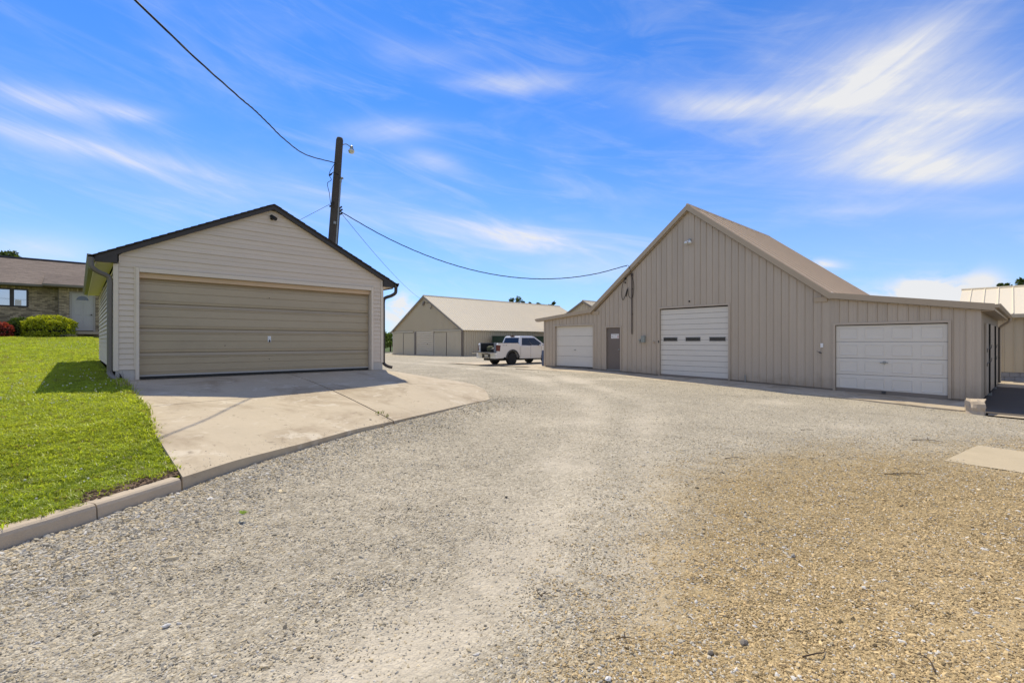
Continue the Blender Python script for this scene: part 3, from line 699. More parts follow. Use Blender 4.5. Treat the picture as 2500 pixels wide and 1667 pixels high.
# door casing: outer J-trim, casing, recessed jambs and header
for (a, b_) in ((.838, .90), (5.855, 5.918)):
    M().box(a, b_, V0-.02, V0+.02, .745, 2.995).box(a+(.012 if a < 1 else .001), b_-(.001 if a < 1 else .012), V0-.03, V0-.0201, .745, 2.985).build('door_casing', VTRIM, GT)
M().box(.901, 5.854, V0-.02, V0+.02, 2.905, 2.995).box(.902, 5.853, V0-.03, V0-.0201, 2.905, 2.985).build('door_casing', VTRIM, GT)
M().box(.822, .838, V0-.012, V0+.02, .955, 3.02).box(5.918, 5.925, V0-.012, V0+.02, .955, 3.02).box(.8385, 5.9175, V0-.026, V0+.02, 2.999, 3.010).build('siding_channel', VTRIM, GT)
for q in ((.885, .905), (5.848, 5.868)): M().box(*q, V0+.021, V0+.16, .745, 2.904).build('door_jamb', VTRIM, GT)
M().box(.905, 5.848, V0+.06, V0+.16, 2.80, 2.905).build('header_board', GHEAD, GT)
DV = V0+.13
ODR = M().box(.90, 5.85, DV+.03, DV+.06, .77, 2.85).build('overhead_door', DARK, GT)
def gpanel(z0, z1):
    H_ = z1-z0
    # (height, depth): rolled top edge catching the sky, two beads, bottom bead
    pr = [(0, .012), (.002, .002), (.050, .0), (.056, -.007), (.068, -.007), (.074, 0), (H_*.44, 0), (H_*.44+.005, .009), (H_*.44+.011, .009), (H_*.44+.016, 0),
          (H_*.44+.03, 0), (H_-.125, 0), (H_-.119, .010), (H_-.110, .010), (H_-.104, 0), (H_-.075, 0), (H_-.070, -.016), (H_-.006, .022), (H_, .024)]
    vs = [(.915, DV+p[1], z0+p[0]) for p in pr]+[(5.84, DV+p[1], z0+p[0]) for p in pr]; n = len(pr)
    mm = M().add(vs, [(i, n+i, n+i+1, i+1) for i in range(n-1)]); mm.box(.915, 5.84, DV+.025, DV+.03, z0, z1-.002); mm.build('door_panel', GDOOR, ODR)
for a, b_ in ((.832, 1.288), (1.292, 1.785), (1.789, 2.295), (2.299, 2.80)): gpanel(a, b_)
M().box(.915, 5.84, DV-.008, DV+.02, .800, .830).build('bottom_rail', mat('alloy rail', (.45, .43, .40), .4, .08, 4), ODR)
M().box(.915, 5.84, DV-.004, DV+.03, .752, .799).build('rubber_seal', BLACK, ODR)
M().box(3.30, 3.37, DV-.012, DV, 1.50, 1.64).lathe((3.335, DV-.012, 1.605), [(.018, 0), (.018, -.02), (.01, -.024)], 10, 'y').build('door_handle', WHITE, ODR, bevel=0)
M().box(3.326, 3.344, DV-.04, DV-.012, 1.535, 1.555).box(3.322, 3.348, DV-.045, DV-.03, 1.50, 1.54).build('handle_grip', BLACK, ODR)
for (bu, bz) in ((3.335, 2.545), (3.335, 1.10), (2.42, 1.42)): M().lathe((bu, DV-.002, bz), [(.010, 0), (.008, -.008)], 8, 'y').build('bolt', DARK, ODR)
# roof: deck slabs with the shingle courses on top (their ends make the stepped rake)
RV0, RV1 = 11.80, 20.75
for sgn in (-1, 1):
    ue = UC+sgn*3.14; ze = 4.735-RISE*3.14
    M().prism([(UC, 4.735), (ue, ze), (ue, ze-.03), (UC, 4.70)][::sgn], 'y', RV0+.02, RV1).build('roof', SHING, GT)
    mm = M(); L_ = math.hypot(3.2, 3.2*RISE); nC = 24; ca, sa = 1/math.hypot(1, RISE), RISE/math.hypot(1, RISE)
    for k in range(nC):
        s0, s1 = L_*k/nC, L_*(k+1)/nC+.03; jit = rng.uniform(-.006, .012)
        def pt(s, h): return (UC+sgn*(s*ca+h*sa), 4.737-s*sa+h*ca)
        mm.prism([pt(s0, .002), pt(s1, .006), pt(s1, .017), pt(s0, .006)][::sgn], 'y', RV0-jit, RV1+jit)
    mm.build('shingle_courses', SHING, GT, kind='stuff')
    # brown fascia along the rake and the boxed return at the eave
    M().prism([(UC, 4.732), (ue, ze-.003), (ue, ze-.115), (UC, 4.62)][::sgn], 'y', RV0+.03, V0-.017).build('rake_fascia', BROWN, GT)
    a, b_ = sorted((UC+sgn*2.815, ue)); M().prism([(a, rake_z(a)+(.0)), (b_, rake_z(b_)), (b_, 3.035), (a, 3.035)] if sgn > 0 else [(a, rake_z(a)), (b_, rake_z(b_)), (b_, 3.035), (a, 3.035)], 'y', RV0+.035, V0+.0).build('eave_return', BROWN, GT)
    # soffit boards and eave fascia
    e0, e1 = (U0-.005, ue+.005) if sgn < 0 else (U1+.005, ue-.005)
    sf = M(); y = V0+.01
    while y < V1: sf.box(min(e0, e1), max(e0, e1), y, y+.118, 3.030, 3.036); sf.box(min(e0, e1), max(e0, e1), y+.118, y+.13, 3.038, 3.042); y += .13
    sf.build('soffit', VTRIM, GT)
    M().box(min(ue, ue-sgn*.02), max(ue, ue-sgn*.02), V0+.001, V1, 3.0, ze-.006).build('eave_fascia', GUTT if sgn > 0 else VTRIM, GT)
    g0, g1 = ue+sgn*.003, ue+sgn*.115
    M().prism([(g0, ze-.01), (g1, ze-.0), (g1, ze-.035), (g0+sgn*.075, ze-.11), (g0, ze-.11), (g0, ze-.02), (g0+sgn*.006, ze-.1), (g0+sgn*.07, ze-.1), (g1-sgn*.008, ze-.03)][::1], 'y', RV0-.02, RV1).build('gutter', GUTT, GT)
def downspout(pts, parent, m, r=.045, name='downspout'):
    return M().tube(spline(pts, 36), r, 8, math.pi/8).build(name, m, parent, smooth=False)
downspout([(.18, 11.80, 3.10), (.18, 11.80, 3.00), (.20, 11.80, 2.90), (.30, 11.86, 2.83), (.40, 11.92, 2.79), (.455, 11.95, 2.70), (.455, 11.95, 2.4), (.455, 11.95, 1.6), (.455, 11.95, .98), (.455, 11.93, .90), (.50, 11.80, .82), (.58, 11.62, .76)], GT, GUTT)
downspout([(6.575, 11.86, 3.10), (6.575, 11.86, 2.98), (6.56, 11.87, 2.88), (6.46, 11.93, 2.80), (6.34, 11.99, 2.75), (6.27, 12.0, 2.66), (6.265, 12.0, 2.3), (6.265, 12.0, 1.5), (6.265, 12.0, .98), (6.27, 11.98, .90), (6.34, 11.92, .83), (6.46, 11.85, .79)], GT, mat('dark bronze downspout', (.05, .04, .035), .5, .1, 5))
# camera under the peak
M().lathe((3.36, V0-.005, 4.42), [(.045, 0), (.045, -.015), (.02, -.02), (.02, -.05)], 12, 'y').tube([(3.335, V0-.04, 4.46), (3.40, V0-.15, 4.38)], .043, 12).build('security_camera', BLACK, GT, smooth=False)

# ------------------------------------------------------------------ barn (slightly turned: children in the barn's own axes)
BP = Vector((18.5, 9.1, 0.0))
BN = thing('barn', BP, 'tan steel barn with steep middle gable, low lean-to wings and white overhead doors', 'barn')
BN.rotation_euler = (0, 0, R(-1.4))
X0 = 18.5
def bbase(v): return float(np.interp(-v, [-q for q in BV], BZ))
def broof(v):      # top of wall under the trim
    if v >= 14.2: return float(np.interp(v, [14.2, 17.6], [2.92, 2.62]))
    if v <= 4.15: return float(np.interp(v, [.5, 4.15], [2.38, 2.93]))
    return 6.87-.80*abs(v-9.12) if 4.15 < v < 14.2 else 3
OPEN = [(14.10, 16.66, .21, 2.33), (12.49, 13.30, .16, 2.19), (7.49, 10.44, .03, 2.94), (1.24, 3.98, -.12, 2.06)]
M().add([], []).prism([(17.43, .0), (.62, -.12), (.62, 2.30), (4.15, 2.88), (9.12, 6.80), (14.2, 2.88), (17.43, 2.55)], 'x', X0+.30, X0+.34).build('wall', DARK, BN)
def wpanel(v0, v1, zb, zt, rib=True):
    """steel siding sheet between two ribs, its rib on the low-v side; zb/zt are functions of v"""
    t, x = .012, X0
    vs = [(x, v0, zb(v0)), (x, v1, zb(v1)), (x, v1, zt(v1)), (x, v0, zt(v0)), (x+t, v0, zb(v0)), (x+t, v1, zb(v1)), (x+t, v1, zt(v1)), (x+t, v0, zt(v0))]
    mm = M().add(vs, [(0,3,2,1),(4,5,6,7),(0,1,5,4),(1,2,6,5),(2,3,7,6),(3,0,4,7)])
    if rib and v1-v0 > .05:
        a, b_ = v0+.001, v0+.036; c, d = v0+.010, v0+.027; pr = -.022
        mm.add([(x-.0005, a, zb(a)), (x-.0005, b_, zb(b_)), (x+pr, d, zb(d)), (x+pr, c, zb(c)), (x-.0005, a, zt(a)), (x-.0005, b_, zt(b_)), (x+pr, d, zt(d)), (x+pr, c, zt(c))],
               [(0,1,5,4),(1,2,6,5),(2,3,7,6),(3,0,4,7),(0,3,2,1),(4,5,6,7)])
        if v1-v0 > .15:   # low stiffening bead in the middle of the pan
            c0 = (v0+v1)/2; a, b_ = c0-.012, c0+.012
            mm.add([(x-.0004, a, zb(a)), (x-.006, c0, zb(c0)), (x-.0004, b_, zb(b_)), (x-.0004, a, zt(a)), (x-.006, c0, zt(c0)), (x-.0004, b_, zt(b_))], [(0,1,4,3),(1,2,5,4)])
    mm.build('wall_panel', BARNW, BN)
PW = .2495; edges = [.62+PW*i for i in range(68)]; edges[-1] = 17.43
for a, b_ in zip(edges[:-1], edges[1:]):
    cuts = sorted({a, b_, *[q for o in OPEN for q in (o[0]-.03, o[1]+.03) if a < q < b_], *[q for q in (4.15, 9.12, 14.2) if a < q < b_]})
    for p, q in zip(cuts[:-1], cuts[1:]):
        mid = (p+q)/2; o = next((o for o in OPEN if o[0]-.031 < mid < o[1]+.031), None)
        zb = (lambda v, z=o[3]+.03: z) if o else (lambda v: bbase(v)+.05)
        e = .003; wpanel(p+e*0+.0012, q-.0012, zb, lambda v, m_=mid: broof(min(max(v, 4.151), 14.199) if 4.15 < m_ < 14.2 else v)+.02, rib=(p == a))
# dark sill gap under the sheets
M().hexa([(X0+.03, 17.4, .05), (X0+.03, .63, -.3), (X0+.06, .63, -.3), (X0+.06, 17.4, .05)], [(X0+.03, 17.4, .25), (X0+.03, .63, -.05), (X0+.06, .63, -.05), (X0+.06, 17.4, .25)]).build('sill', SHEDT, BN)
for v in (.60, 17.45):
    zt = broof(v); M().box(X0-.026, X0+.10, v-.03 if v < 1 else v-.06, v+.06 if v < 1 else v+.03, bbase(v)+.03, zt+.02).build('corner_trim', BARNW, BN)
# door casings
for (a, b_, zb, zt) in OPEN:
    w = .07 if b_-a > 1 else .06
    mm = M().box(X0-.028, X0+.002, a-w, a, zb, zt+w).box(X0-.028, X0+.002, b_, b_+w, zb, zt+w).box(X0-.028, X0+.002, a, b_, zt, zt+w)
    mm.build('door_casing', BARNW, BN)
    M().box(X0+.003, X0+.16, a-.03, a-.001, zb, zt+.03).box(X0+.003, X0+.16, b_+.001, b_+.03, zb, zt+.03).box(X0+.003, X0+.16, a, b_, zt+.001, zt+.03).build('door_jamb', BARNW, BN)
def sectional(a, b_, zb, zt, n, x, raised=False, windows=None, groove=.012):
    root = M().box(x+.05, x+.07, a, b_, zb, zt).build('overhead_door', DARK, BN); H_ = (zt-zb)/n
    for k in range(n):
        z0, z1 = zb+H_*k+.004, zb+H_*(k+1)-.004; mm = M(); yo0, yo1 = a+.012, b_-.012
        mm.prism([(x+.05, z0), (x+.008, z0), (x, z0+groove), (x, z1-groove), (x+.008, z1), (x+.05, z1)], 'y', yo0, yo1)
        if raised:
            w = (yo1-yo0)/4
            for j in range(4):
                c0, c1 = yo0+w*j+w*.14, yo0+w*(j+1)-w*.14; q0, q1 = z0+.09, z1-.09; e = .022
                # sunken moulding ring around a raised field
                mm.add([(x-.001, c0, q0), (x-.001, c1, q0), (x-.001, c1, q1), (x-.001, c0, q1), (x-.012, c0+e*.5, q0+e*.5), (x-.012, c1-e*.5, q0+e*.5), (x-.012, c1-e*.5, q1-e*.5), (x-.012, c0+e*.5, q1-e*.5),
                        (x-.003, c0+e*1.6, q0+e*1.6), (x-.003, c1-e*1.6, q0+e*1.6), (x-.003, c1-e*1.6, q1-e*1.6), (x-.003, c0+e*1.6, q1-e*1.6)],
                       [(0,1,5,4),(1,2,6,5),(2,3,7,6),(3,0,4,7),(4,5,9,8),(5,6,10,9),(6,7,11,10),(7,4,8,11),(8,9,10,11)])
        mm.build('door_panel', WDOOR, root)
    for w in windows or []:
        M().box(x-.012, x-.002, w[0]-.02, w[1]+.02, w[2]-.02, w[3]+.02).build('window_frame', mat('grey window gasket', (.33, .33, .32), .5, .05, 5), root)
        M().box(x-.016, x-.013, w[0], w[1], w[2], w[3]).build('window_pane', DGLASS, root)
    M().box(x-.006, x+.03, a+.01, b_-.01, zb-.05, zb-.002).build('rubber_seal', BLACK, root)
    return root
d1 = sectional(14.10, 16.66, .24, 2.33, 4, X0+.10)
M().lathe((X0+.10, 15.33, 1.10), [(.03, 0), (.03, -.012), (.014, -.014), (.014, -.04)], 10, 'x').box(X0+.05, X0+.062, 15.27, 15.39, 1.085, 1.115).build('door_handle', GREYM, d1)
d2 = sectional(7.49, 10.44, .07, 2.90, 13, X0+.06, windows=[(9.66, 10.28, 1.55, 1.69), (8.65, 9.26, 1.55, 1.69), (7.63, 8.25, 1.55, 1.69)], groove=.008)
d3 = sectional(1.24, 3.98, -.08, 2.04, 4, X0+.04, raised=True)
M().lathe((X0+.04, 2.70, .86), [(.05, 0), (.05, -.01), (.02, -.014), (.02, -.045)], 12, 'x').box(X0-.02, X0-.005, 2.60, 2.80, .845, .875).build('door_handle', GREYM, d3)
M().box(X0-.01, X0+.03, 2.66, 2.76, -.10, -.03).build('lift_bracket', FLARE, d3)
# brown entry door with its sign
ED = M().box(X0+.05, X0+.09, 12.50, 13.29, .20, 2.185).build('entry_door', BDOOR, BN)
M().box(X0+.0, X0+.1, 12.49, 13.30, .15, .198).build('threshold', GREYM, ED)
M().lathe((X0+.05, 12.58, 1.15), [(.03, 0), (.03, -.01), (.012, -.012), (.012, -.04), (.028, -.045), (.028, -.075)], 10, 'x').build('door_knob', GREYM, ED)
M().box(X0+.043, X0+.049, 12.60, 13.05, 1.67, 1.885).build('door_sign', SIGNW, ED, bevel=.002)
sg = M(); r_ = random.Random(5)
for k in range(9):      # worn, no longer readable row of capitals
    y = 13.015-.046*k; h = .018+.004*math.sin(k*.7)
    sg.box(X0+.0405, X0+.0425, y-.024, y-.017, 1.815, 1.815+h*2); sg.box(X0+.0405, X0+.0425, y-.017, y-.004, 1.815+r_.choice((0, h, h*1.7)), 1.821+r_.choice((0, h, h*1.7))+.001)
sg.box(X0+.0405, X0+.0425, 12.96, 13.02, 1.755, 1.772).box(X0+.0405, X0+.0425, 12.93, 12.97, 1.745, 1.758)
for k in range(6): sg.box(X0+.0405, X0+.0425, 12.72+.04*k, 12.745+.04*k, 1.712, 1.726)
sg.build('sign_lettering', SIGNK, ED)
M().box(X0+.0408, X0+.0428, 12.615, 12.69, 1.69, 1.80).build('sign_mark', SIGNP, ED)
# roof planes (the middle roof carries standing ribs)
RX0, RX1 = X0-.14, 27.35
def rplane(va, za, vb, zb_, x0, x1, th=.04): return M().hexa([(x0, va, za-th), (x1, va, za-th), (x1, vb, zb_-th), (x0, vb, zb_-th)], [(x0, va, za), (x1, va, za), (x1, vb, zb_), (x0, vb, zb_)])
rb = rplane(9.12, 7.15, 4.10, 3.13, RX0, RX1); x = RX0+.12
while x < RX1-.05:
    rb.hexa([(x, 9.12, 7.15), (x+.07, 9.12, 7.15), (x+.07, 4.10, 3.13), (x, 4.10, 3.13)], [(x+.02, 9.12, 7.21), (x+.05, 9.12, 7.21), (x+.05, 4.10, 3.19), (x+.02, 4.10, 3.19)]); x += .80
rb.build('roof', BARNR, BN)
rplane(9.12, 7.15, 14.24, 3.10, RX0, RX1).build('roof', BARNR, BN)
rplane(4.08, 3.125, .30, 2.53, RX0, RX1-.1).build('lean_to_roof', BARNR, BN)
rplane(14.26, 3.105, 17.95, 2.77, RX0, RX1-.1).build('lean_to_roof', BARNR, BN)
M().tube([(RX0+.02, 9.12, 7.16), (RX1-.1, 9.12, 7.16)], .06, 6).build('ridge_cap', BARNR, BN)
# fascia trim along the front and its soffit
FX0, FX1 = RX0-.012, RX0+.012
def fas(va, za, vb, zb_, h): return M().hexa([(FX0, va, za-h), (FX1, va, za-h), (FX1, vb, zb_-h), (FX0, vb, zb_-h)], [(FX0, va, za+.012), (FX1, va, za+.012), (FX1, vb, zb_+.012), (FX0, vb, zb_+.012)])
fas(9.12, 7.15, 14.24, 3.10, .22).build('rake_fascia', BARNT, BN); fas(4.10, 3.13, 9.12, 7.15, .22).build('rake_fascia', BARNT, BN)
fas(14.242, 3.098, 17.97, 2.768, .15).build('lean_to_fascia', BARNT, BN); fas(.30, 2.53, 4.098, 3.128, .175).build('lean_to_fascia', BARNT, BN)
def sof(va, za, vb, zb_, n):
    mm = M()
    for k in range(n):
        a, b_ = lerp(va, vb, k/n), lerp(va, vb, (k+.93)/n); z1, z2 = lerp(za, zb_, k/n), lerp(za, zb_, (k+.93)/n)
        mm.hexa([(FX1+.001, a, z1-.012), (X0+.05, a, z1-.012), (X0+.05, b_, z2-.012), (FX1+.001, b_, z2-.012)], [(FX1+.001, a, z1), (X0+.05, a, z1), (X0+.05, b_, z2), (FX1+.001, b_, z2)])
    return mm.build('soffit', BARNT, BN)
sof(9.12, 7.15-.235, 14.2, 3.13-.235, 26); sof(9.12, 7.15-.235, 4.15, 3.17-.235, 26); sof(14.2, 2.95, 17.93, 2.625, 16); sof(4.1, 2.945, .55, 2.385, 16)
# raised flashing block where the wing meets the gable on the left and the right
M().box(X0-.05, X0-.001, 13.72, 14.14, 2.86, 3.02).build('flashing', BARNT, BN)
M().box(X0-.05, X0-.001, 4.2, 4.6, 2.86, 3.02).build('flashing', BARNT, BN)
# right-hand wall with its three stall doors
for k in range(35):
    a = X0+.10+k*.25; mm = M().box(a, a+.248, .60, .612, -.12, 2.36); mm.prism([(a, .6005), (a+.036, .6005), (a+.026, .58), (a+.010, .58)], 'z', -.12, 2.36); mm.build('wall_panel', BARNW, BN)
M().box(X0+.1, 27.2, .63, .66, -.4, 2.36).build('side_wall', DARK, BN)
M().box(X0+.1, 27.2, .585, .63, -.14, -.10).build('base_trim', BARNW, BN)
for k, (a, b_) in enumerate(((19.9, 20.88), (20.95, 23.86), (23.93, 26.25), (26.32, 27.1))):
    DR = M().box(a, b_, .535, .575, -.08, 2.06).build('stall_door', BARNW, BN)
    for zz in (1.30, .88):
        M().tube(spline([(a+.04, .52, zz-.10), (a+.04, .515, zz), (a+.60, .51, zz), (a+.66, .50, zz+.12)], 12), .008, 5).build('latch', FLARE, DR)
for a in (20.915, 23.895, 26.285): M().box(a-.03, a+.03, .497, .5745, -.08, 2.06).build('gap_shade_strip', DARK, BN)  # solid dark strips paint the shade at the door edges
for a in (22.0, 24.6, 26.9): M().box(a, a+.14, .52, .66, -.5, -.15).build('post', GREYM, BN)
M().prism([(.30, 2.52), (.185, 2.535), (.185, 2.50), (.225, 2.43), (.30, 2.43)], 'x', RX0-.01, RX1-.1).build('gutter', BARNT, BN)
M().box(RX0+.02, RX1-.1, .301, .325, 2.36, 2.50).build('eave_fascia', BARNT, BN)
M().box(FX1+.02, RX1-.1, .33, .60, 2.355, 2.375).build('eave_soffit', BARNT, BN)
downspout([(26.9, .24, 2.44), (26.9, .26, 2.30), (26.9, .40, 2.18), (26.9, .52, 2.05), (26.9, .53, 1.8), (26.9, .53, .9), (26.9, .53, -.1)], BN, BARNT, .05)
M().box(X0+.1, RX1-.1, 17.42, 17.45, .1, 2.6).build('side_wall', BARNW, BN)
M().prism([(17.95, 2.76), (18.06, 2.775), (18.06, 2.74), (18.02, 2.67), (17.95, 2.67)], 'x', RX0-.01, RX1-.1).build('gutter', BARNT, BN)
M().box(27.15, 27.2, .66, 17.42, -.1, 2.5).prism([(4.15, 2.5), (14.2, 2.5), (14.2, 2.9), (9.12, 6.85), (4.15, 2.9)], 'x', 27.15, 27.2).build('rear_wall', BARNW, BN)
# electrics
M().tube([(X0-.05, 11.83, 4.55), (X0-.05, 11.83, 1.95), (X0-.04, 11.83, 1.86)], [.028, .028, .02], 8).lathe((X0-.05, 11.83, 4.50), [(.03, 0), (.055, .03), (.05, .12), (.02, .17)], 10).box(X0-.06, X0, 11.79, 11.87, 3.9, 3.93).box(X0-.06, X0, 11.79, 11.87, 2.75, 2.78).build('conduit', mat('brown conduit', (.10, .075, .06), .5, .1, 5), BN)
lp = M(); lp.tube(spline([(X0-.10, 11.83, 4.62), (X0-.16, 11.98, 4.5), (X0-.14, 12.25, 4.2), (X0-.10, 12.36, 3.75), (X0-.08, 12.30, 3.45), (X0-.07, 12.18, 3.62), (X0-.07, 12.08, 3.9)], 30), .012, 5)
lp.tube(spline([(X0-.10, 11.83, 4.60), (X0-.14, 11.70, 4.3), (X0-.12, 11.68, 3.9), (X0-.08, 11.80, 3.5), (X0-.07, 11.98, 3.62), (X0-.07, 12.02, 4.0)], 30), .012, 5)
lp.tube(spline([(X0-.25, 12.0, 4.95), (X0-.22, 11.93, 5.0), (X0-.16, 11.86, 4.85), (X0-.10, 11.83, 4.60)], 14), .011, 5)
lp.build('drip_loop', WIRE, BN)
M().lathe((X0-.04, 12.18, 4.38), [(.035, 0), (.05, .05), (.035, .1)], 8).lathe((X0-.04, 12.2, 4.22), [(.03, 0), (.03, .07)], 8).tube([(X0-.04, 12.15, 3.6), (X0-.04, 12.08, 3.95)], .022, 6).build('insulator', BLACK, BN)
M().box(X0-.14, X0-.024, 11.12, 11.30, 1.48, 1.78).build('meter_box', METER, BN, bevel=.012)
M().lathe((X0-.02, 11.41, 1.58), [(.05, 0), (.05, -.05), (.03, -.07)], 12, 'x').tube([(X0-.04, 11.41, 1.55), (X0-.04, 11.41, 1.44)], .018, 6).build('outdoor_socket', METER, BN)
M().lathe((X0-.02, 10.72, 1.50), [(.055, 0), (.055, -.02), (.03, -.03)], 12, 'x').build('wall_plate', BARNT, BN)
M().box(X0-.05, X0-.028, 10.46, 10.50, 1.47, 1.57).build('door_button', FLARE, BN)
fl = M().lathe((X0-.024, 9.05, 5.70), [(.06, 0), (.06, -.04), (.03, -.05)], 12, 'x').build('floodlight', GREYM, BN)
for dv in (-.06, .12):
    M().tube([(X0-.07, 9.05, 5.69), (X0-.13, 9.05+dv*.8, 5.64)], .02, 6).lathe((X0-.14, 9.05+dv, 5.57), [(.02, .09), (.05, .06), (.075, .0)], 12).build('lamp_head', WHITE, fl)
    M().lathe((X0-.14, 9.05+dv, 5.55), [(.03, -.03), (.065, -.005), (.07, .015)], 12).build('lamp_bulb', FROST, fl)
M().box(X0-.036, X0-.024, 4.32, 4.40, 1.32, 1.46).build('switch_plate', WHITE, BN)
M().tube([(X0, 4.42, 1.16), (X0-.10, 4.42, 1.15), (X0-.12, 4.34, 1.12)], .014, 6).tube([(X0-.06, 4.50, 1.19), (X0-.07, 4.36, 1.13)], .008, 5).build('tap', FLARE, BN)
M().tube([(X0-.05, 6.84, .0), (X0-.05, 6.84, .26)], .022, 8).build('pipe_stub', GREYM, BN)
M().lathe((X0-.001, 9.08, 3.18), [(.035, 0), (.035, -.03), (.015, -.04)], 8, 'x').build('bolt', DARK, BN)

# ------------------------------------------------------------------ machine shed in the middle distance, and one behind it
def make_shed(loc, label, simple=False):
    T = thing('machine_shed', loc, label, 'shed', 'machine sheds'); ox, oy = loc[0]-30, loc[1]-47.35
    def mv(m_): m_.v = [(p[0]+ox, p[1]+oy, p[2]) for p in m_.v]; return m_
    A, B, C, ZE, ZR, X1 = 39.85, 54.85, 47.35, 2.93, 6.97, 54.2
    w = M().prism([(A, -.2), (B, -.3), (B, ZE-.05), (C, ZR-.1), (A, ZE-.05)], 'x', 30.0, 30.1)
    y = A+.1
    while y < B:
        zt = ZR-.12-(ZR-ZE)/(B-C)*abs(y-C); w.box(29.955, 29.999, y, y+.05, -.1 if not (A+.2 < y < B-.2) else 2.78, zt); y += .23
    mv(w).build('front_wall', SHEDW, T)
    s = M().box(30.0, X1, A, A+.1, -.2, ZE-.06).box(30.1, X1, B-.1, B, -.3, ZE-.06).box(X1-.1, X1-.001, A+.1, B-.1, -.2, ZE-.06); x = 30.2
    while x < X1: s.box(x, x+.06, A-.05, A-.001, -.15, ZE-.07); x += .305
    mv(s).build('side_wall', SHEDW, T)
    for e in (A-.25, B+.25):
        sl = (ZR-ZE)/(B-C); z_e = ZR-sl*abs(e-C)
        r = M().hexa([(29.8, C, ZR-.05), (X1, C, ZR-.05), (X1, e, z_e-.05), (29.8, e, z_e-.05)], [(29.8, C, ZR), (X1, C, ZR), (X1, e, z_e), (29.8, e, z_e)]); x = 29.9
        while x < X1-.06:
            r.hexa([(x, C, ZR+.001), (x+.06, C, ZR+.001), (x+.06, e, z_e+.001), (x, e, z_e+.001)], [(x+.015, C, ZR+.05), (x+.045, C, ZR+.05), (x+.045, e, z_e+.05), (x+.015, e, z_e+.05)]); x += .305
        mv(r).build('roof', SHEDR, T)
        mv(M().hexa([(29.76, C, ZR-.20), (29.795, C, ZR-.20), (29.795, e, z_e-.20), (29.76, e, z_e-.20)], [(29.76, C, ZR+.02), (29.795, C, ZR+.02), (29.795, e, z_e+.02), (29.76, e, z_e+.02)])).build('rake_trim', SHEDT, T)
    mv(M().tube([(29.78, C, ZR+.02), (X1, C, ZR+.02)], .09, 6)).build('ridge_cap', SHEDR, T)
    if simple: return T
    for y in (A-.03, B-.04): M().box(29.955, 30.02, y, y+.10, -.15, ZE-.1).build('corner_trim', SHEDT, T)
    for (a, b_, zt) in ((39.98, 42.66, 2.66), (42.74, 45.15, 2.56), (49.45, 52.0, 2.58), (52.08, 54.72, 2.60)):
        d = M().box(29.90, 29.95, a, b_, -.04, zt); y = a+.08
        while y < b_-.06: d.box(29.878, 29.8995, y, y+.035, -.03, zt-.01); y += .23
        D = d.build('sliding_door', SHEDW, T)
        M().box(29.87, 29.955, a-.035, a+.0, -.04, zt).build('edge_trim', SHEDT, D)
    M().box(29.84, 29.96, 39.95, 45.6, 2.69, 2.82).build('door_track', SHEDW, T); M().box(29.84, 29.96, 49.7, 54.75, 2.66, 2.80).build('door_track', SHEDW, T)
    O = M().box(29.99, 29.999, 45.3, 49.15, -.05, 2.72).build('overhead_door', DARK, T)
    for k in range(11): M().prism([(29.985, -.03+.25*k), (29.945, .0+.25*k), (29.945, .19+.25*k), (29.985, .212+.25*k)], 'y', 45.36, 49.1).build('door_panel', mat('shed door paint', (.58, .50, .375), .5, .05, 2), O)
    M().box(29.88, 29.98, 49.16, 49.42, -.05, 2.75).box(29.93, 29.98, 45.17, 45.28, -.05, 2.75).build('door_post', SHEDT, T)
    M().box(29.93, 29.945, 46.55, 46.70, 1.25, 1.33).build('door_handle', DARK, T)
    M().box(29.85, 29.97, 47.25, 47.5, 5.95, 6.28).lathe((29.8, 47.38, 5.9), [(.12, -.1), (.14, .05), (.05, .2)], 10).build('floodlight', SHEDT, T)
    M().tube(spline([(29.9, 45.95, 5.95), (29.85, 45.72, 5.9), (29.85, 45.62, 5.6), (29.88, 45.85, 5.35), (29.9, 46.0, 5.5)], 20), .04, 5).tube([(29.93, 47.3, 6.12), (29.93, 45.9, 6.0)], .018, 5).build('cable_loop', SHEDT, T)
    M().box(29.8, 30.0, A-.05, B+.05, -.35, -.03).build('foundation', CONC, T)
    return T
make_shed((30, 47.35, -.05), 'long beige steel shed with sliding doors, its gable beyond the white pickup')
make_shed((43, 33.9, -.05-1.0), 'small roof peak of a farther shed just above the barn\'s left wing', simple=True).location.z = -.05
for o in [c for c in sc.objects if c.name == 'machine_shed.001']:
    for c in o.children: c.location.z = -1.68

# ------------------------------------------------------------------ storage building at the far right
ST = thing('storage_building', (31.5, -3.0, -.1), 'low steel storage building with pale seamed roof at the right edge', 'building')
SV0, SV1 = -10.0, 1.45; SX = 29.0
M().box(SX+.012, SX+6.5, SV0, SV1, .25, 2.70).prism([(SX+.012, 2.69), (SX+6.5, 2.69), (SX+3.1, 4.0)], 'y', SV0, SV1).build('wall', SHEDW, ST)
y = SV0
while y < SV1-.1:
    y1 = min(y+.30, SV1); mm = M().box(SX, SX+.011, y+.001, y1-.001, .22, 2.68); mm.prism([(SX-.0005, y+.002), (SX-.0005, y+.05), (SX-.025, y+.038), (SX-.025, y+.014)], 'z', .22, 2.68); mm.build('wall_panel', SHEDW, ST); y += .30
fs = M(); 
for k in range(38):
    for j in range(2): fs.box(SX+.02-.02*rng.random(), SX+.1, SV0+.3*k+.15*j+.006, min(SV0+.3*(k+1)+.15*j-.006, SV1), -.16+.19*j, .02+.19*j)
fs.build('foundation_stones', STONEM, ST, kind='stuff')
M().box(SX+.05, SX+6.45, SV0+.05, SV1-.05, -.5, .26).build('foundation', MORTAR, ST)
sl = .405; y = SV0-.2
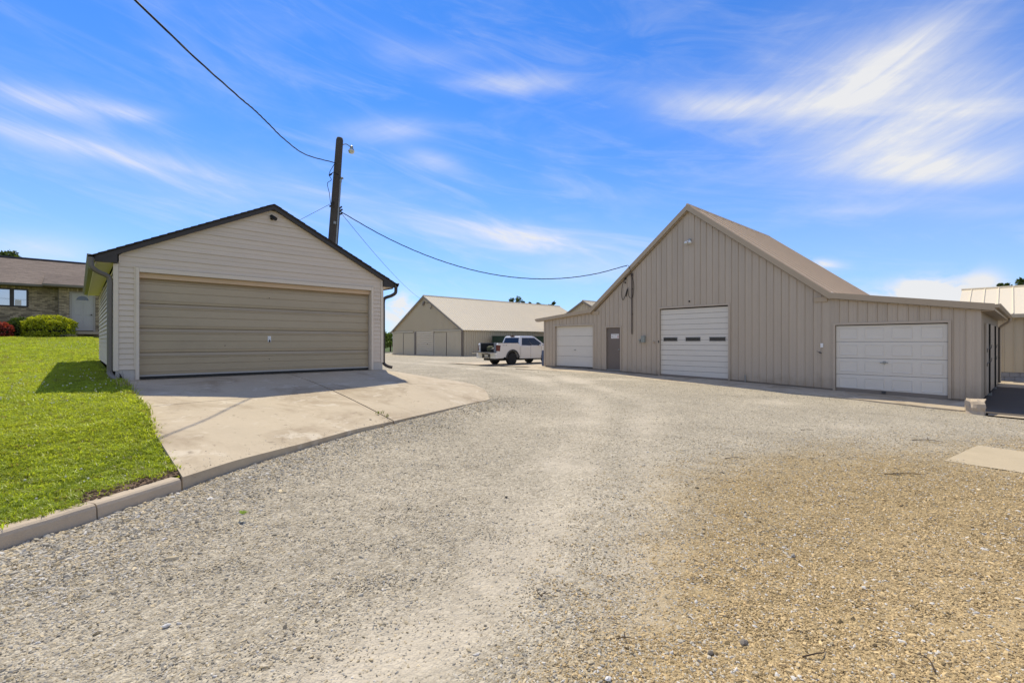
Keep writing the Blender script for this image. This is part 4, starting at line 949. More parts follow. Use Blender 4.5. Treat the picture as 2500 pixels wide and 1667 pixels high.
while y < SV1+.15:
    y1 = min(y+.46, SV1+.22)
    for sx, ex_ in ((SX+3.1, SX-.35), (SX+3.1, SX+6.85)):
        za, zb_ = 4.08, 4.08-sl*abs(ex_-sx)
        mm = M().hexa([(sx, y+.001, za-.03), (ex_, y+.001, zb_-.03), (ex_, y1-.001, zb_-.03), (sx, y1-.001, za-.03)], [(sx, y+.001, za), (ex_, y+.001, zb_), (ex_, y1-.001, zb_), (sx, y1-.001, za)])
        mm.hexa([(sx, y+.004, za), (ex_, y+.004, zb_), (ex_, y+.05, zb_), (sx, y+.05, za)], [(sx, y+.016, za+.035), (ex_, y+.016, zb_+.035), (ex_, y+.038, zb_+.035), (sx, y+.038, za+.035)])
        mm.build('roof_panel', SHEDR, ST)
    y += .46
M().tube([(SX+3.1, SV0-.2, 4.09), (SX+3.1, SV1+.24, 4.09)], .06, 6).build('ridge_cap', SHEDR, ST)
M().box(SX-.36, SX-.33, SV0-.2, SV1+.2, 2.52, 2.66).box(SX-.33, SX, SV0-.2, SV1+.2, 2.60, 2.62).build('eave_trim', SHEDW, ST)

# ------------------------------------------------------------------ house
HS = thing('house', (-2.0, 40.5, 1.85), 'buff brick house with grey brown shingle roof up the lawn', 'house')
HV, PV = 37.0, 36.4
M().box(-15, -.75, HV+.03, 46, 1.3, 4.62).box(-.80, 10, PV+.03, 46, 1.3, 4.62).build('wall', MORTAR, HS)
WIN = (-4.55, -2.0, 3.42, 4.40); DOOR = (-.34, .75, 2.10, 4.36)
def bricks(u0, u1, vf, z0, z1, hole, soldier=None):
    mm = M(); ch, bl, j = .0745, .205, .009; k = 0; z_ = z0
    while z_+ch < z1:
        x = u0-(bl/2 if k % 2 else 0)
        while x < u1:
            a, b_ = max(x+j/2, u0), min(x+bl-j/2, u1); x += bl
            if b_-a < .03: continue
            zc = z_+ch/2
            if hole and hole[0]-.01 < (a+b_)/2 < hole[1]+.01 and hole[2]-.02 < zc < hole[3]+.02: continue
            if soldier and soldier[0] < (a+b_)/2 < soldier[1] and soldier[2] < zc < soldier[3]: continue
            pr = .024+.005*rng.random(); mm.box(a, b_, vf+.03-pr, vf+.04, z_+j/2, z_+ch-j/2)
        z_ += ch; k += 1
    if soldier:
        x = soldier[0]
        while x < soldier[1]: mm.box(x+.005, x+.07, vf+.004, vf+.04, soldier[2]+.005, soldier[3]-.005); x += .0755
    return mm
bricks(-7.5, -.80, HV, 1.7, 4.58, WIN, (-4.6, -1.95, 4.41, 4.56)).build('brickwork', BRICK, HS, kind='stuff')
pb = bricks(-.77, 3.0, PV, 1.7, 4.58, DOOR, (-.42, .86, 4.37, 4.55))
z_ = 1.7; k = 0
while z_ < 4.5: pb.box(-.795, -.77, PV+.04+(.1 if k % 2 else 0), PV+.22+(.1 if k % 2 else 0), z_+.005, z_+.07); pb.box(-.795, -.77, PV+.25+(.1 if k % 2 else 0), PV+.44+(.1 if k % 2 else 0), z_+.005, z_+.07); z_ += .0745; k += 1
pb.build('brickwork', BRICK, HS, kind='stuff')
WF = mat('dark window frame', (.05, .042, .038), .5, .1, 5)
W = M().box(WIN[0], WIN[1], HV-.02, HV+.02, WIN[2], WIN[2]+.07).box(WIN[0], WIN[1], HV-.02, HV+.02, WIN[3]-.06, WIN[3]).box(WIN[1]-.06, WIN[1], HV-.02, HV+.02, WIN[2]+.071, WIN[3]-.061).box(-2.69, -2.54, HV-.022, HV+.02, WIN[2]+.071, WIN[3]-.061).box(WIN[0], WIN[0]+.06, HV-.02, HV+.02, WIN[2]+.071, WIN[3]-.061).box(-3.8, -3.68, HV-.022, HV+.02, WIN[2]+.071, WIN[3]-.061).build('window', WF, HS)
for a, b_ in ((-4.48, -3.81), (-3.67, -2.70), (-2.53, -2.07)): M().box(a, b_, HV+.0, HV+.01, WIN[2]+.075, WIN[3]-.065).build('pane', HGLASS, W)
M().box(-2.50, -2.26, HV+.0-.004, HV-.001, 3.50, 3.80).build('white_patch', SIGNW, W)  # plain white rectangle set on the glass
GD = mat('pale grey door', (.43, .415, .385), .45, .05, 3)
D = M().box(-.25, .66, PV-.0, PV+.05, 2.17, 4.27).build('door', GD, HS)
M().box(-.34, -.252, PV-.03, PV+.04, 2.12, 4.36).box(.662, .75, PV-.03, PV+.04, 2.12, 4.36).box(-.251, .661, PV-.03, PV+.04, 4.272, 4.36).build('door_frame', mat('taupe door frame', (.36, .33, .29), .5, .06, 3), HS)
for (a, b_, c, d) in ((-.16, .17, 3.05, 3.75), (.24, .57, 3.05, 3.75), (-.16, .17, 2.3, 2.95), (.24, .57, 2.3, 2.95)): M().box(a, b_, PV-.011, PV-.001, c, d).build('door_panel', GD, D, bevel=.006)
fan = M(); n = 14; vs = [(.205, PV-.008, 3.90)]+[(.205+.26*math.cos(math.pi*k/n), PV-.008, 3.90+.24*math.sin(math.pi*k/n)) for k in range(n+1)]
fan.add(vs+[(p[0], PV-.002, p[2]) for p in vs], [(0, k+1, k+2) for k in range(n)]+[(k+1, k+1+n+2, k+2+n+2, k+2) for k in range(n)]).build('fan_light', DGLASS, D)
M().lathe((.58, PV-.0, 3.07), [(.03, 0), (.03, -.02), (.015, -.025), (.035, -.05), (.035, -.08)], 10, 'y').build('door_knob', DARK, D)
M().box(-.5, .95, PV-.35, PV+.03, 1.95, 2.10).build('doorstep', CONC, HS)
def hroof(e, ze, u0, u1, vr=41.5, zr=6.60):
    mm = M(); L_ = math.hypot(vr-e, zr-ze); n = int(L_/.14); dy, dz_ = (vr-e)/L_, (zr-ze)/L_
    for k in range(n+1):
        a, b_ = L_*k/(n+1), L_*(k+1)/(n+1)+.02; x = u0-(.15 if k % 2 else 0)
        while x < u1:
            xa, xb = max(x, u0), min(x+.30, u1); x += .302; h = .004*rng.random()
            if xb-xa < .02: continue
            mm.hexa([(xa, e+dy*a, ze+dz_*a), (xb, e+dy*a, ze+dz_*a), (xb, e+dy*b_, ze+dz_*b_-.012), (xa, e+dy*b_, ze+dz_*b_-.012)],
                    [(xa, e+dy*a-.004, ze+dz_*a+.016+h), (xb, e+dy*a-.004, ze+dz_*a+.016+h), (xb, e+dy*b_, ze+dz_*b_+.004), (xa, e+dy*b_, ze+dz_*b_+.004)])
    return mm
hroof(36.42, 4.66, -9.0, 2.2).build('shingle_courses', HROOF, HS, kind='stuff')
M().prism([(36.42, 4.62), (41.5, 6.57), (46.8, 4.55), (46.8, 4.45), (36.42, 4.55)], 'x', -16, 11).build('roof', HROOF, HS)
hroof(35.86, 4.68, -1.38, 2.2, 38.6, 5.50).build('porch_shingles', HROOF, HS, kind='stuff')
M().prism([(35.86, 4.66), (38.5, 5.45), (38.5, 4.9), (36.3, 4.56), (35.86, 4.56)], 'x', -1.38, 6).build('porch_roof', HROOF, HS)
M().tube([(-16, 41.5, 6.62), (11, 41.5, 6.62)], .10, 6).build('ridge_cap', BROWN, HS)
HG = mat('house gutter', (.17, .15, .125), .5, .08, 4)
M().box(-16, -1.40, 36.32, 36.43, 4.55, 4.665).box(-16, -1.42, 36.425, 37.0, 4.535, 4.55).build('gutter', HG, HS)
M().box(-1.42, 6, 35.76, 35.87, 4.57, 4.69).box(-1.40, 6, 35.865, 36.42, 4.55, 4.57).build('gutter', HG, HS)

# ------------------------------------------------------------------ utility pole and its wires
PT = thing('utility_pole', (6.71, 17.6, .3), 'weathered timber utility pole leaning beside the garage, lamp at its top', 'utility pole')
def pol(z): return Vector((6.71+(z-.3)*.0725, 17.6, z))
M().tube([pol(z) for z in (.2, 2, 4, 6, 8, 9.25, 9.33)], [.18, .17, .158, .148, .138, .130, .11], 14).build('pole_shaft', POLEW, PT, smooth=True)
M().tube([pol(z)+Vector((.10, -.13, 0)) for z in (.3, 3, 5.3, 7.3, 7.62)], .036, 8).tube(spline([pol(7.60)+Vector((.10, -.13, 0)), pol(7.75)+Vector((.10, -.14, 0)), pol(7.72)+Vector((.12, -.24, 0))], 8), .045, 8).build('conduit', GREYM, PT)
M().tube([pol(z)+Vector((.175, -.06, 0)) for z in (.3, 3, 5.3, 6.6)], .022, 6).build('ground_cable', WIRE, PT)
M().tube(spline([pol(9.08)+Vector((.10, -.05, 0)), pol(9.12)+Vector((.22, -.12, 0)), pol(9.05)+Vector((.34, -.17, 0)), pol(9.0)+Vector((.40, -.18, 0))], 12), .016, 6).build('lamp_arm', GREYM, PT)
lh = M().lathe(tuple(pol(8.93)+Vector((.42, -.18, 0))), [(.03, .16), (.055, .14), (.06, .06), (.085, .03), (.10, 0)], 14).build('lamp_head', GREYM, PT)
M().lathe(tuple(pol(8.78)+Vector((.42, -.18, 0))), [(.03, .0), (.10, .03), (.125, .10), (.10, .15)], 14).build('lamp_globe', FROST, lh)
M().tube(spline([pol(8.26)+Vector((-.16, -.08, 0)), pol(7.8)+Vector((-.36, -.16, 0)), pol(7.6)+Vector((-.26, -.15, 0)), pol(7.42)+Vector((-.40, -.16, 0)), pol(7.1)+Vector((-.30, -.14, 0)), pol(6.8)+Vector((-.24, -.14, 0)), pol(6.62)+Vector((-.18, -.14, 0))], 40), .011, 5).tube(spline([pol(7.85)+Vector((0, -.16, 0)), pol(7.9)+Vector((-.2, -.17, 0)), pol(7.78)+Vector((-.30, -.17, 0))], 12), .014, 5).build('slack_cable', WIRE, PT)
mm = M()
for (dz, dx) in ((6.62, -.20), (6.75, -.15), (6.52, .20), (6.40, .22), (6.62, .17), (7.78, -.30)): mm.tube([pol(dz)+Vector((dx-.05, -.14, -.04)), pol(dz)+Vector((dx+.04, -.15, .05))], .034, 6)
mm.build('insulator', BLACK, PT)
M().tube([pol(5.95)+Vector((-.02, -.17, 0)), pol(6.05)+Vector((-.02, -.17, 0))], .05, 6).build('pole_tag', GREYM, PT)
def wire(name, pts, r, label, twist=0):
    P = spline(pts, 70); mm = M()
    if twist:
        for ph in (0, 2.1, 4.2): mm.tube([p+Vector((math.cos(i*.9+ph)*r*.9, 0, math.sin(i*.9+ph)*r*.9)) for i, p in enumerate(P)], r*.75, 5)
    else: mm.tube(P, r, 6)
    props(mm.build(name, WIRE, origin=P[0]), label, 'overhead wire', 'overhead wires at the pole')
a0 = pol(8.30)+Vector((-.13, -.08, 0))
wire('overhead_wire', [(-9, -3.5, 6.7), (-4, 2.2, 6.0), (.62, 8.3, 6.22), (2.32, 10.86, 6.62), (2.91, 11.72, 6.78), (3.47, 12.62, 6.94), (4.18, 13.69, 7.09), (5.4, 15.55, 7.55), tuple(a0)], .0125, 'thick twisted black cable sweeping down over the driveway to the pole', 1)
b0, b1 = pol(6.48)+Vector((.18, -.12, 0)), Vector((18.28, 11.95, 4.98))
def sagpts(a, b, sag, n=8): return [tuple(a.lerp(b, k/n)-Vector((0, 0, 4*sag*(k/n)*(1-k/n)))) for k in range(n+1)]
wire('overhead_wire', sagpts(b0, b1, 1.42), .0125, 'black cable sagging between the pole and the tan barn\'s eave', 1)
wire('overhead_wire', sagpts(pol(6.45)+Vector((.2, -.1, 0)), Vector((29.8, 46.0, 5.95)), .55), .009, 'thin straight wire from the pole to the far shed\'s gable')
wire('overhead_wire', sagpts(pol(6.72)+Vector((-.18, -.1, 0)), Vector((1.6, 40.8, 6.3)), .9), .007, 'thinnest wire, going left from the pole behind the garage roof')

# ------------------------------------------------------------------ pickup truck (front towards +x, its right side to the camera)
TX, TY, TZ = 20.22, 22.55, .03
TK = thing('pickup_truck', (TX, TY, TZ), 'white crew cab pickup with lowered tailgate parked behind the barn', 'pickup truck')
def at(mm): mm.v = [(p[0]+TX, p[1]+TY, p[2]+TZ) for p in mm.v]; return mm
def arc(cx, cz, r, a0, a1, n=10): return [(cx+r*math.cos(R(lerp(a0, a1, k/n))), cz+r*math.sin(R(lerp(a0, a1, k/n)))) for k in range(n+1)]
HWB = .93
def loft(rows):
    """rows: list of (x, half_width, z) loops mirrored; closed skin between consecutive side polylines"""
    pass
# bed sides: outline with the wheel arch
side = [(-1.28, .62), (-.52, .50)]+arc(0, .42, .50, 170, 10, 12)+[(.62, .42), (.62, 1.31), (.45, 1.40), (-1.20, 1.40), (-1.30, 1.33), (-1.27, .95)]
for s in (-1, 1):
    at(M().prism(side, 'y', s*HWB, s*(HWB-.10))).build('bed_side', TRUCK, TK, bevel=0)
    at(M().box(-1.2, .6, min(s*.83, s*.93)+.01, max(s*.83, s*.93)-.01, 1.401, 1.42)).build('bed_rail_cap', BLACK, TK)
    at(M().box(-1.18, .6, min(s*.829, s*.80), max(s*.829, s*.80), .80, 1.39)).build('bed_liner', BLACK, TK)
at(M().box(-1.2, .6, -.80, .80, .74, .80)).build('bed_floor', BLACK, TK)
at(M().box(.55, .62, -.82, .82, .80, 1.38)).build('bed_front', mat('bed front grey', (.22, .225, .235), .5, .1, 5), TK)
# cab and nose: lower body
low = [(.64, .42), (2.62, .40)]+arc(3.2, .42, .50, 170, 10, 12)+[(3.86, .46), (4.10, .55), (4.14, .92), (4.05, 1.10), (3.10, 1.24), (.64, 1.22)]
at(M().prism(low, 'y', -HWB, HWB)).build('body', TRUCK, TK)
def cabloop(z):
    t = (z-1.21)/(1.80-1.21); return [(lerp(.64, .84, t), lerp(.89, .70, t)), (lerp(2.80, 2.05, t), lerp(.89, .70, t))]
vs = []
for z_ in (1.215, 1.5, 1.78, 1.835, 1.865):
    t = min(1, (z_-1.215)/(1.80-1.215)); ins = .10 if z_ > 1.85 else (.03 if z_ > 1.81 else 0); xa, xb, hw = lerp(.64, .84, t)+ins, lerp(3.16, 2.22, t)-ins*2, lerp(.90, .74, t)-ins
    vs += [(xa, -hw, z_), (xb, -hw, z_), (xb, hw, z_), (xa, hw, z_)]
fsx = [(i*4+k, i*4+(k+1) % 4, (i+1)*4+(k+1) % 4, (i+1)*4+k) for i in range(4) for k in range(4)]+[(16, 17, 18, 19), (3, 2, 1, 0)]
at(M().add(vs, fsx)).build('cab', TRUCK, TK)
def cabpt(x_t, z_, s):    # point on the cab's side skin
    t = (z_-1.215)/(1.80-1.215); return (lerp(lerp(.64, .84, t), lerp(3.16, 2.22, t), x_t), s*(lerp(.90, .74, t)+.012), z_)
for s in (-1, 1):
    for (q0, q1, c0, c1) in ((.08, .455, .11, .46), (.465, .93, .47, .87)):
        p = [cabpt(q0, 1.27, s), cabpt(q1, 1.25, s), cabpt(c1, 1.745, s), cabpt(c0, 1.745, s)]
        at(M().hexa(p, [(a[0], a[1]-s*.02, a[2]) for a in p])).build('side_window', TGLASS, TK)
    for xx in (1.42, 2.52): at(M().box(xx-.10, xx+.08, min(s*.932, s*.955), max(s*.932, s*.955), 1.07, 1.10)).build('door_handle', TRUCK, TK)
    for xx in (.70, 1.62, 2.66): at(M().box(xx, xx+.012, min(s*.9305, s*.933), max(s*.9305, s*.933), .46, 1.2)).build('door_seam', FLARE, TK)
    at(M().box(.66, 2.6, min(s*.9305, s*.936), max(s*.9305, s*.936), .60, .625)).build('side_moulding', TRUCK, TK)
    at(M().hexa([(2.42, s*.93, 1.22), (2.55, s*.93, 1.22), (2.55, s*1.13, 1.22), (2.42, s*1.13, 1.22)], [(2.45, s*.93, 1.30), (2.53, s*.93, 1.30), (2.53, s*1.13, 1.40), (2.45, s*1.13, 1.40)])).build('mirror', WHITE, TK)
    for xx in (0, 3.2):
        fl_ = arc(xx, .42, .50, 178, 2, 12)+arc(xx, .42, .585, 2, 178, 12)
        at(M().prism(fl_, 'y', s*(HWB-.02), s*(HWB+.045))).build('fender_flare', FLARE, TK)
        wy = s*.80; wh = at(M().lathe((xx, wy-s*.13, .40), [(.25, 0), (.385, s*.02), (.40, s*.06), (.40, s*.20), (.385, s*.24), (.25, s*.26)], 24, 'y')).build('wheel', TIREM, TK)
        at(M().lathe((xx, wy+s*.06, .40), [(.235, .0), (.245, s*.055), (.215, s*.05), (.20, s*.02), (.06, s*.035), (.04, s*.06)], 20, 'y')).build('rim', RIMM, wh)
        sp = M()
        for k in range(6):
            a = 2*math.pi*k/6; ca, sa = math.cos(a), math.sin(a)
            sp.hexa([(xx+ca*.05-sa*.028, wy+s*.085, .40+sa*.05+ca*.028), (xx+ca*.05+sa*.028, wy+s*.085, .40+sa*.05-ca*.028), (xx+ca*.21+sa*.034, wy+s*.10, .40+sa*.21-ca*.034), (xx+ca*.21-sa*.034, wy+s*.10, .40+sa*.21+ca*.034)],
                    [(xx+ca*.05-sa*.028, wy+s*.115, .40+sa*.05+ca*.028), (xx+ca*.05+sa*.028, wy+s*.115, .40+sa*.05-ca*.028), (xx+ca*.21+sa*.034, wy+s*.12, .40+sa*.21-ca*.034), (xx+ca*.21-sa*.034, wy+s*.12, .40+sa*.21+ca*.034)])
        at(sp).build('spokes', GREYM, wh)
    # tail lamp wraps the corner
    at(M().prism([(-1.315, .92), (-1.08, .90), (-1.06, 1.10), (-1.02, 1.26), (-1.315, 1.28)], 'y', s*(HWB+.008), s*(HWB-(.10 if s < 0 else .015)))).build('tail_light', TAIL, TK)
    at(M().prism([(-1.43, .45), (-.78, .47), (-.70, .66), (-.74, .76), (-1.30, .78), (-1.43, .74)], 'y', s*(HWB+.015), s*.42)).build('rear_bumper', TRUCK, TK)
p = [(.635, -.74, 1.25), (.635, .74, 1.25), (.80, .63, 1.755), (.80, -.63, 1.755)]
at(M().hexa(p, [(a[0]+.03, a[1], a[2]) for a in p])).build('rear_window', TGLASS, TK)
p = [(3.16, -.78, 1.26), (3.16, .78, 1.26), (2.36, .64, 1.75), (2.36, -.64, 1.75)]
at(M().hexa(p, [(a[0]-.08, a[1], a[2]-.02) for a in p])).build('windscreen', TGLASS, TK)
at(M().box(.78, .90, -.16, .16, 1.83, 1.885)).build('brake_light', TAIL, TK)
at(M().tube([(1.5, .2, 1.83), (1.42, .2, 1.90)], [.03, .008], 6)).build('roof_aerial', BLACK, TK)
at(M().box(-1.40, -1.0, -.42, .42, .50, .72)).build('bumper_centre', FLARE, TK)
at(M().box(-1.415, -1.401, -.17, .17, .53, .69)).build('number_plate', PLATE, TK)
TG = at(M().box(-1.93, -1.31, -.80, .80, .80, .84)).build('tailgate', BLACK, TK)
at(M().prism([(-1.93, .799), (-1.31, .799), (-1.31, .745), (-1.90, .765), (-1.95, .80)], 'y', -.80, .80)).build('tailgate_skin', TRUCK, TG)
at(M().box(-1.6, -1.45, -.08, .08, .841, .86)).build('latch_handle', BLACK, TG)
at(M().box(-1.1, 3.9, -.62, .62, .30, .44)).build('chassis', BLACK, TK)
at(M().tube([(0, -.7, .38), (0, .7, .38)], .07, 8).tube([(3.2, -.7, .38), (3.2, .7, .38)], .06, 8)).build('axle', BLACK, TK)
at(M().box(3.95, 4.22, -.90, .90, .45, .72)).build('front_bumper', FLARE, TK)
at(M().box(4.08, 4.16, -.55, .55, .74, 1.02)).build('grille', BLACK, TK)
for s in (-1, 1): at(M().box(3.95, 4.15, min(s*.56, s*.90), max(s*.56, s*.90), .82, 1.02)).build('headlight', FROST, TK)
def decal(body, size, loc, rz, m, parent, name):
    cu = bpy.data.curves.new(name, 'FONT'); cu.body = body; cu.size = size; cu.extrude = .002
    to = bpy.data.objects.new(name, cu); sc.collection.objects.link(to); bpy.context.view_layer.update()
    me = bpy.data.meshes.new_from_object(to.evaluated_get(bpy.context.evaluated_depsgraph_get())); bpy.data.objects.remove(to)
    mm = M(); c, s = math.cos(rz), math.sin(rz)
    mm.add([(loc[0]+v.co.x*c+v.co.z*s, loc[1]+v.co.x*s-v.co.z*c, loc[2]+v.co.y) for v in me.vertices], [tuple(f.vertices) for f in me.polygons])
    at(mm).build(name, m, parent)
decal('PRO', .085, (-.86, -HWB-.002, 1.24), 0, GREYM, TK, 'decal'); decal('-4X', .085, (-.62, -HWB-.002, 1.24), 0, BLACK, TK, 'decal')
# load on the truck
def blob(c, r, seed, n=2):
    bm = bmesh.new(); bmesh.ops.create_icosphere(bm, subdivisions=n, radius=1); mm = M()
    mm.add([(c[0]+v.co.x*r[0]*(1+.3*mnoise.noise(v.co*2+Vector((seed, 0, 0)))), c[1]+v.co.y*r[1]*(1+.3*mnoise.noise(v.co*2.3+Vector((0, seed, 0)))), c[2]+max(-.95, v.co.z*(1+.3*mnoise.noise(v.co*2.7+Vector((0, 0, seed)))))*r[2]) for v in bm.verts], [tuple(q.index for q in f.verts) for f in bm.faces]); bm.free(); return mm
cl = blob((-.75, .32, 1.02), (.30, .26, .23), 3); at(cl); cl.build('duffel_bag', CAMO, origin=(TX-.75, TY+.32, TZ+.8), label='olive camouflage bag lying in the open bed of the white pickup', cat='bag')
gb = M().box(-1.08, -.62, -.74, -.34, .81, 1.43); at(gb); gb.build('storage_box', mat('grey box paint', (.24, .245, .255), .5, .1, 5), origin=(TX-.85, TY-.54, TZ+.81), label='upright grey box at the right side of the open pickup bed', cat='box', bevel=.015)
cl = blob((-.80, -.10, .96), (.28, .22, .18), 8); at(cl); cl.build('gear_bundle', BLACK, origin=(TX-.8, TY-.1, TZ+.8), label='dark bundle of gear between the camouflage bag and the grey box in the pickup bed', cat='bundle')

# green wagon against the long shed
WG = thing('farm_wagon', (37.3, 38.2, 0), 'dark green box wagon standing along the shed behind the pickup', 'wagon')
wb = M().box(33.55, 41.2, 37.4, 39.2, .75, 2.12); wb.build('box', GREEN, WG)
for k in range(9): M().box(33.6+.93*k, 33.68+.93*k, 37.36, 37.399, .76, 2.10).build('rib', GREEN, WG)
M().box(33.5, 41.25, 37.34, 39.25, 2.121, 2.17).build('top_rail', GREEN, WG)
M().box(33.95, 34.2, 37.38, 37.398, 1.72, 1.9).build('white_plate', WHITE, WG)
for xx in (34.6, 35.6, 39.2, 40.2):
    for yy in (37.5, 38.9): M().lathe((xx, yy, .42), [(.2, 0), (.40, .03), (.42, .1), (.40, .18), (.2, .2)], 16, 'y').build('wheel', TIREM, WG)
M().box(33.6, 41.1, 37.7, 38.9, .60, .749).build('chassis', BLACK, WG)
# blue barrel at the barn corner
M().lathe((19.25, 17.80, .16), [(.24, 0), (.27, .02), (.275, .28), (.285, .30), (.275, .32), (.275, .56), (.285, .58), (.275, .60), (.265, .85), (.25, .88), (.12, .885)], 20).build('barrel', BLUE, origin=(19.25, 17.80, .16), label='blue plastic barrel tucked against the barn\'s left corner', cat='barrel', smooth=False)
# lump of concrete at the end of the barn slab
def lump():
    bm = bmesh.new(); bmesh.ops.create_cube(bm, size=1); bmesh.ops.subdivide_edges(bm, edges=list(bm.edges), cuts=4, use_grid_fill=True); mm = M()
    vs = []
    for v in bm.verts:
        p = v.co.copy(); k = .30*mnoise.noise(p*2.6)+.10*mnoise.noise(p*7)
        q = Vector((p.x*.55, p.y*.34, p.z*.42))*(1+k); q.x += .10*(.5-p.z)*(-1 if p.x < 0 else 0); vs.append((16.86+q.x, .63+q.y, -.20+q.z))
    mm.add(vs, [tuple(w.index for w in f.verts) for f in bm.faces]); bm.free()
    mm.build('concrete_block', CONC2, origin=(16.86, .63, -.4), label='broken concrete block at the right end of the barn slab', cat='block')
lump()

# ------------------------------------------------------------------ vegetation
def leaves(n, size, fn):
    """n leaf-sized quads placed by fn() -> (point, outward)"""
    mm = M()
    for _ in range(n):
        p, o_ = fn(); d = Vector((random.gauss(0, 1), random.gauss(0, 1), random.gauss(0, 1))).normalized(); d = (d+o_*.7).normalized()
        a = d.cross(Vector((random.gauss(0, 1), random.gauss(0, 1), random.gauss(0, 1)))).normalized(); b_ = d.cross(a); s = size*random.uniform(.6, 1.4)
        mm.add([p-a*s*.5, p+b_*s*.28, p+a*s*.6, p-b_*s*.28], [(0, 1, 2, 3)])
    return mm
def bush(name, c, r, n, size, lm, label, cat='shrub', group=None, flat=1.0, lump_=.12):
    T = thing(name, (c[0], c[1], c[2]), label, cat, group)
    def fn():
        while True:
            d = Vector((random.gauss(0, 1), random.gauss(0, 1), random.gauss(0, 1))).normalized()
            if d.z > -.25: break
        k = random.uniform(.86, 1.03)*(1+lump_*mnoise.noise(Vector(d)*3+Vector(c)))
        hz = math.copysign(abs(d.z)**.6, d.z); p = Vector((c[0]+d.x*r[0]*k, c[1]+d.y*r[1]*k, c[2]+max(.03, (hz*.66+.34)*r[2]*k))); return p, Vector((d.x, d.y, d.z*flat))
    leaves(n, size, fn).build('foliage', lm, T)
    mm = M().lathe((c[0], c[1], c[2]), [(r[0]*.55, 0), (r[0]*.80, r[2]*.25), (r[0]*.74, r[2]*.6), (r[0]*.35, r[2]*.86)], 18)
    mm.v = [(p[0], c[1]+(p[1]-c[1])*r[1]/r[0], p[2]) for p in mm.v]; mm.build('twigs', mat('shrub interior', (.018, .022, .010), .95, .3, 8), T)
    mm = M()
    for k in range(5): mm.tube([(c[0]+.05*k-.1, c[1], c[2]-.15), (c[0]+.3*(k-2)*r[0], c[1]+.1*(k % 2), c[2]+.4*r[2])], [.03, .015], 5)
    mm.build('stem', BARK, T)
YEW = leafmat('yew foliage', col=(.40, .44, .03), trans=.5, island=.8); YEWD = leafmat('dark foliage', col=(.085, .13, .025), trans=.35, island=.9)
REDL = leafmat('red foliage', col=(.30, .055, .050), trans=.45, island=.9); SAGE = leafmat('sage foliage', col=(.21, .215, .13), trans=.3, island=.6)
TREEL = leafmat('tree foliage', col=(.060, .090, .022), trans=.4, island=.9); TREE2 = leafmat('light tree foliage', col=(.09, .14, .03), trans=.45, island=.9)
bush('rounded_shrub', (-1.10, 34.6, 1.74), (1.02, .9, 1.16), 8500, .085, YEW, 'broad clipped yellow green shrub in front of the house door', group='shrubs by the house')
bush('rounded_shrub', (-2.10, 35.1, 1.74), (.62, .6, 1.02), 2600, .085, YEWD, 'darker green shrub behind and left of the broad clipped one', group='shrubs by the house')
bush('red_shrub', (-3.0, 34.4, 1.72), (.66, .6, .78), 2600, .085, REDL, 'red leaved shrub under the house window', group='shrubs by the house')
bush('low_plant', (-.45, 34.0, 1.68), (.42, .28, .24), 900, .06, SAGE, 'low grey green plant at the foot of the clipped shrub', 'plant')
def tree(c, h, r, n, label, size=.28, lm=None, group='distant trees'):
    T = thing('tree', c, label, 'tree', group); c = Vector(c); top = c+Vector((0, 0, h))
    mm = M().tube([c-Vector((0, 0, .5)), c+Vector((.05, 0, h*.35)), c+Vector((0, .1, h*.8))], [r*.11, r*.08, r*.03], 8)
    clumps = []
    for k in range(13):
        a = random.uniform(0, 6.28); q = random.uniform(.15, 1)**.6; z_ = random.uniform(.38, .97); e = c+Vector((math.cos(a)*r*q*(1.15-z_*.55), math.sin(a)*r*q*(1.15-z_*.55), h*z_))
        clumps.append((e, r*random.uniform(.22, .42))); mm.tube([c+Vector((0, 0, h*z_*.6)), c.lerp(e, .6)+Vector((0, 0, h*z_*.25)), e], [r*.035, r*.022, r*.008], 5)
    mm.build('trunk', BARK, T)
    def fn():
        e, cr = random.choice(clumps); d = Vector((random.gauss(0, 1), random.gauss(0, 1), random.gauss(0, .8))).normalized(); k = cr*random.random()**.45
        return e+d*k, d
    leaves(n, size, fn).build('crown', lm or TREEL, T)
tree((-5.75, 60, 1.2), 8.35, 2.2, 3000, 'dark tree top just above the house roof at the left edge')
tree((-4.25, 62, 1.2), 7.95, .95, 1500, 'small dark treetop right of the larger one above the house roof')
def pxy(px, d): return (FW[0]*d+RT[0]*d*(px-1250)/1137, FW[1]*d+RT[1]*d*(px-1250)/1137)
for (px, d, h, r, lab) in ((1258, 96, 9.75, 1.6, 'leftmost dark treetop behind the long shed roof'), (1276, 98, 9.6, 1.2, 'second treetop from the left behind the long shed roof'), (1292, 97, 9.1, .9, 'lowest small treetop behind the middle of the shed roof'),
        (1318, 97, 8.9, .9, 'small treetop right of the gap behind the shed roof'), (1332, 99, 9.0, 1.0, 'treetop second from the right behind the shed roof'), (1342, 95, 9.15, 1.1, 'tallest of the treetops at the shed roof\'s right end'), (1353, 96, 8.9, 1.0, 'rightmost treetop behind the shed roof, next to the barn')):
    x, y = pxy(px, d); tree((x, y, -.1), h+1.15, r*1.15, 1500, lab, .42)
for (px, d, h, r, lab) in ((2441, 60, 8.85, 1.0, 'left treetop above the storage building roof'), (2452, 62, 9.2, .8, 'slim treetop between two others above the storage building'), (2472, 61, 8.9, .9, 'third treetop above the storage building'), (2499, 58, 9.2, 1.6, 'treetop at the right edge above the storage building')):
    x, y = pxy(px, d); tree((x, y, -.1), h+.6, r*1.1, 900, lab, .32)
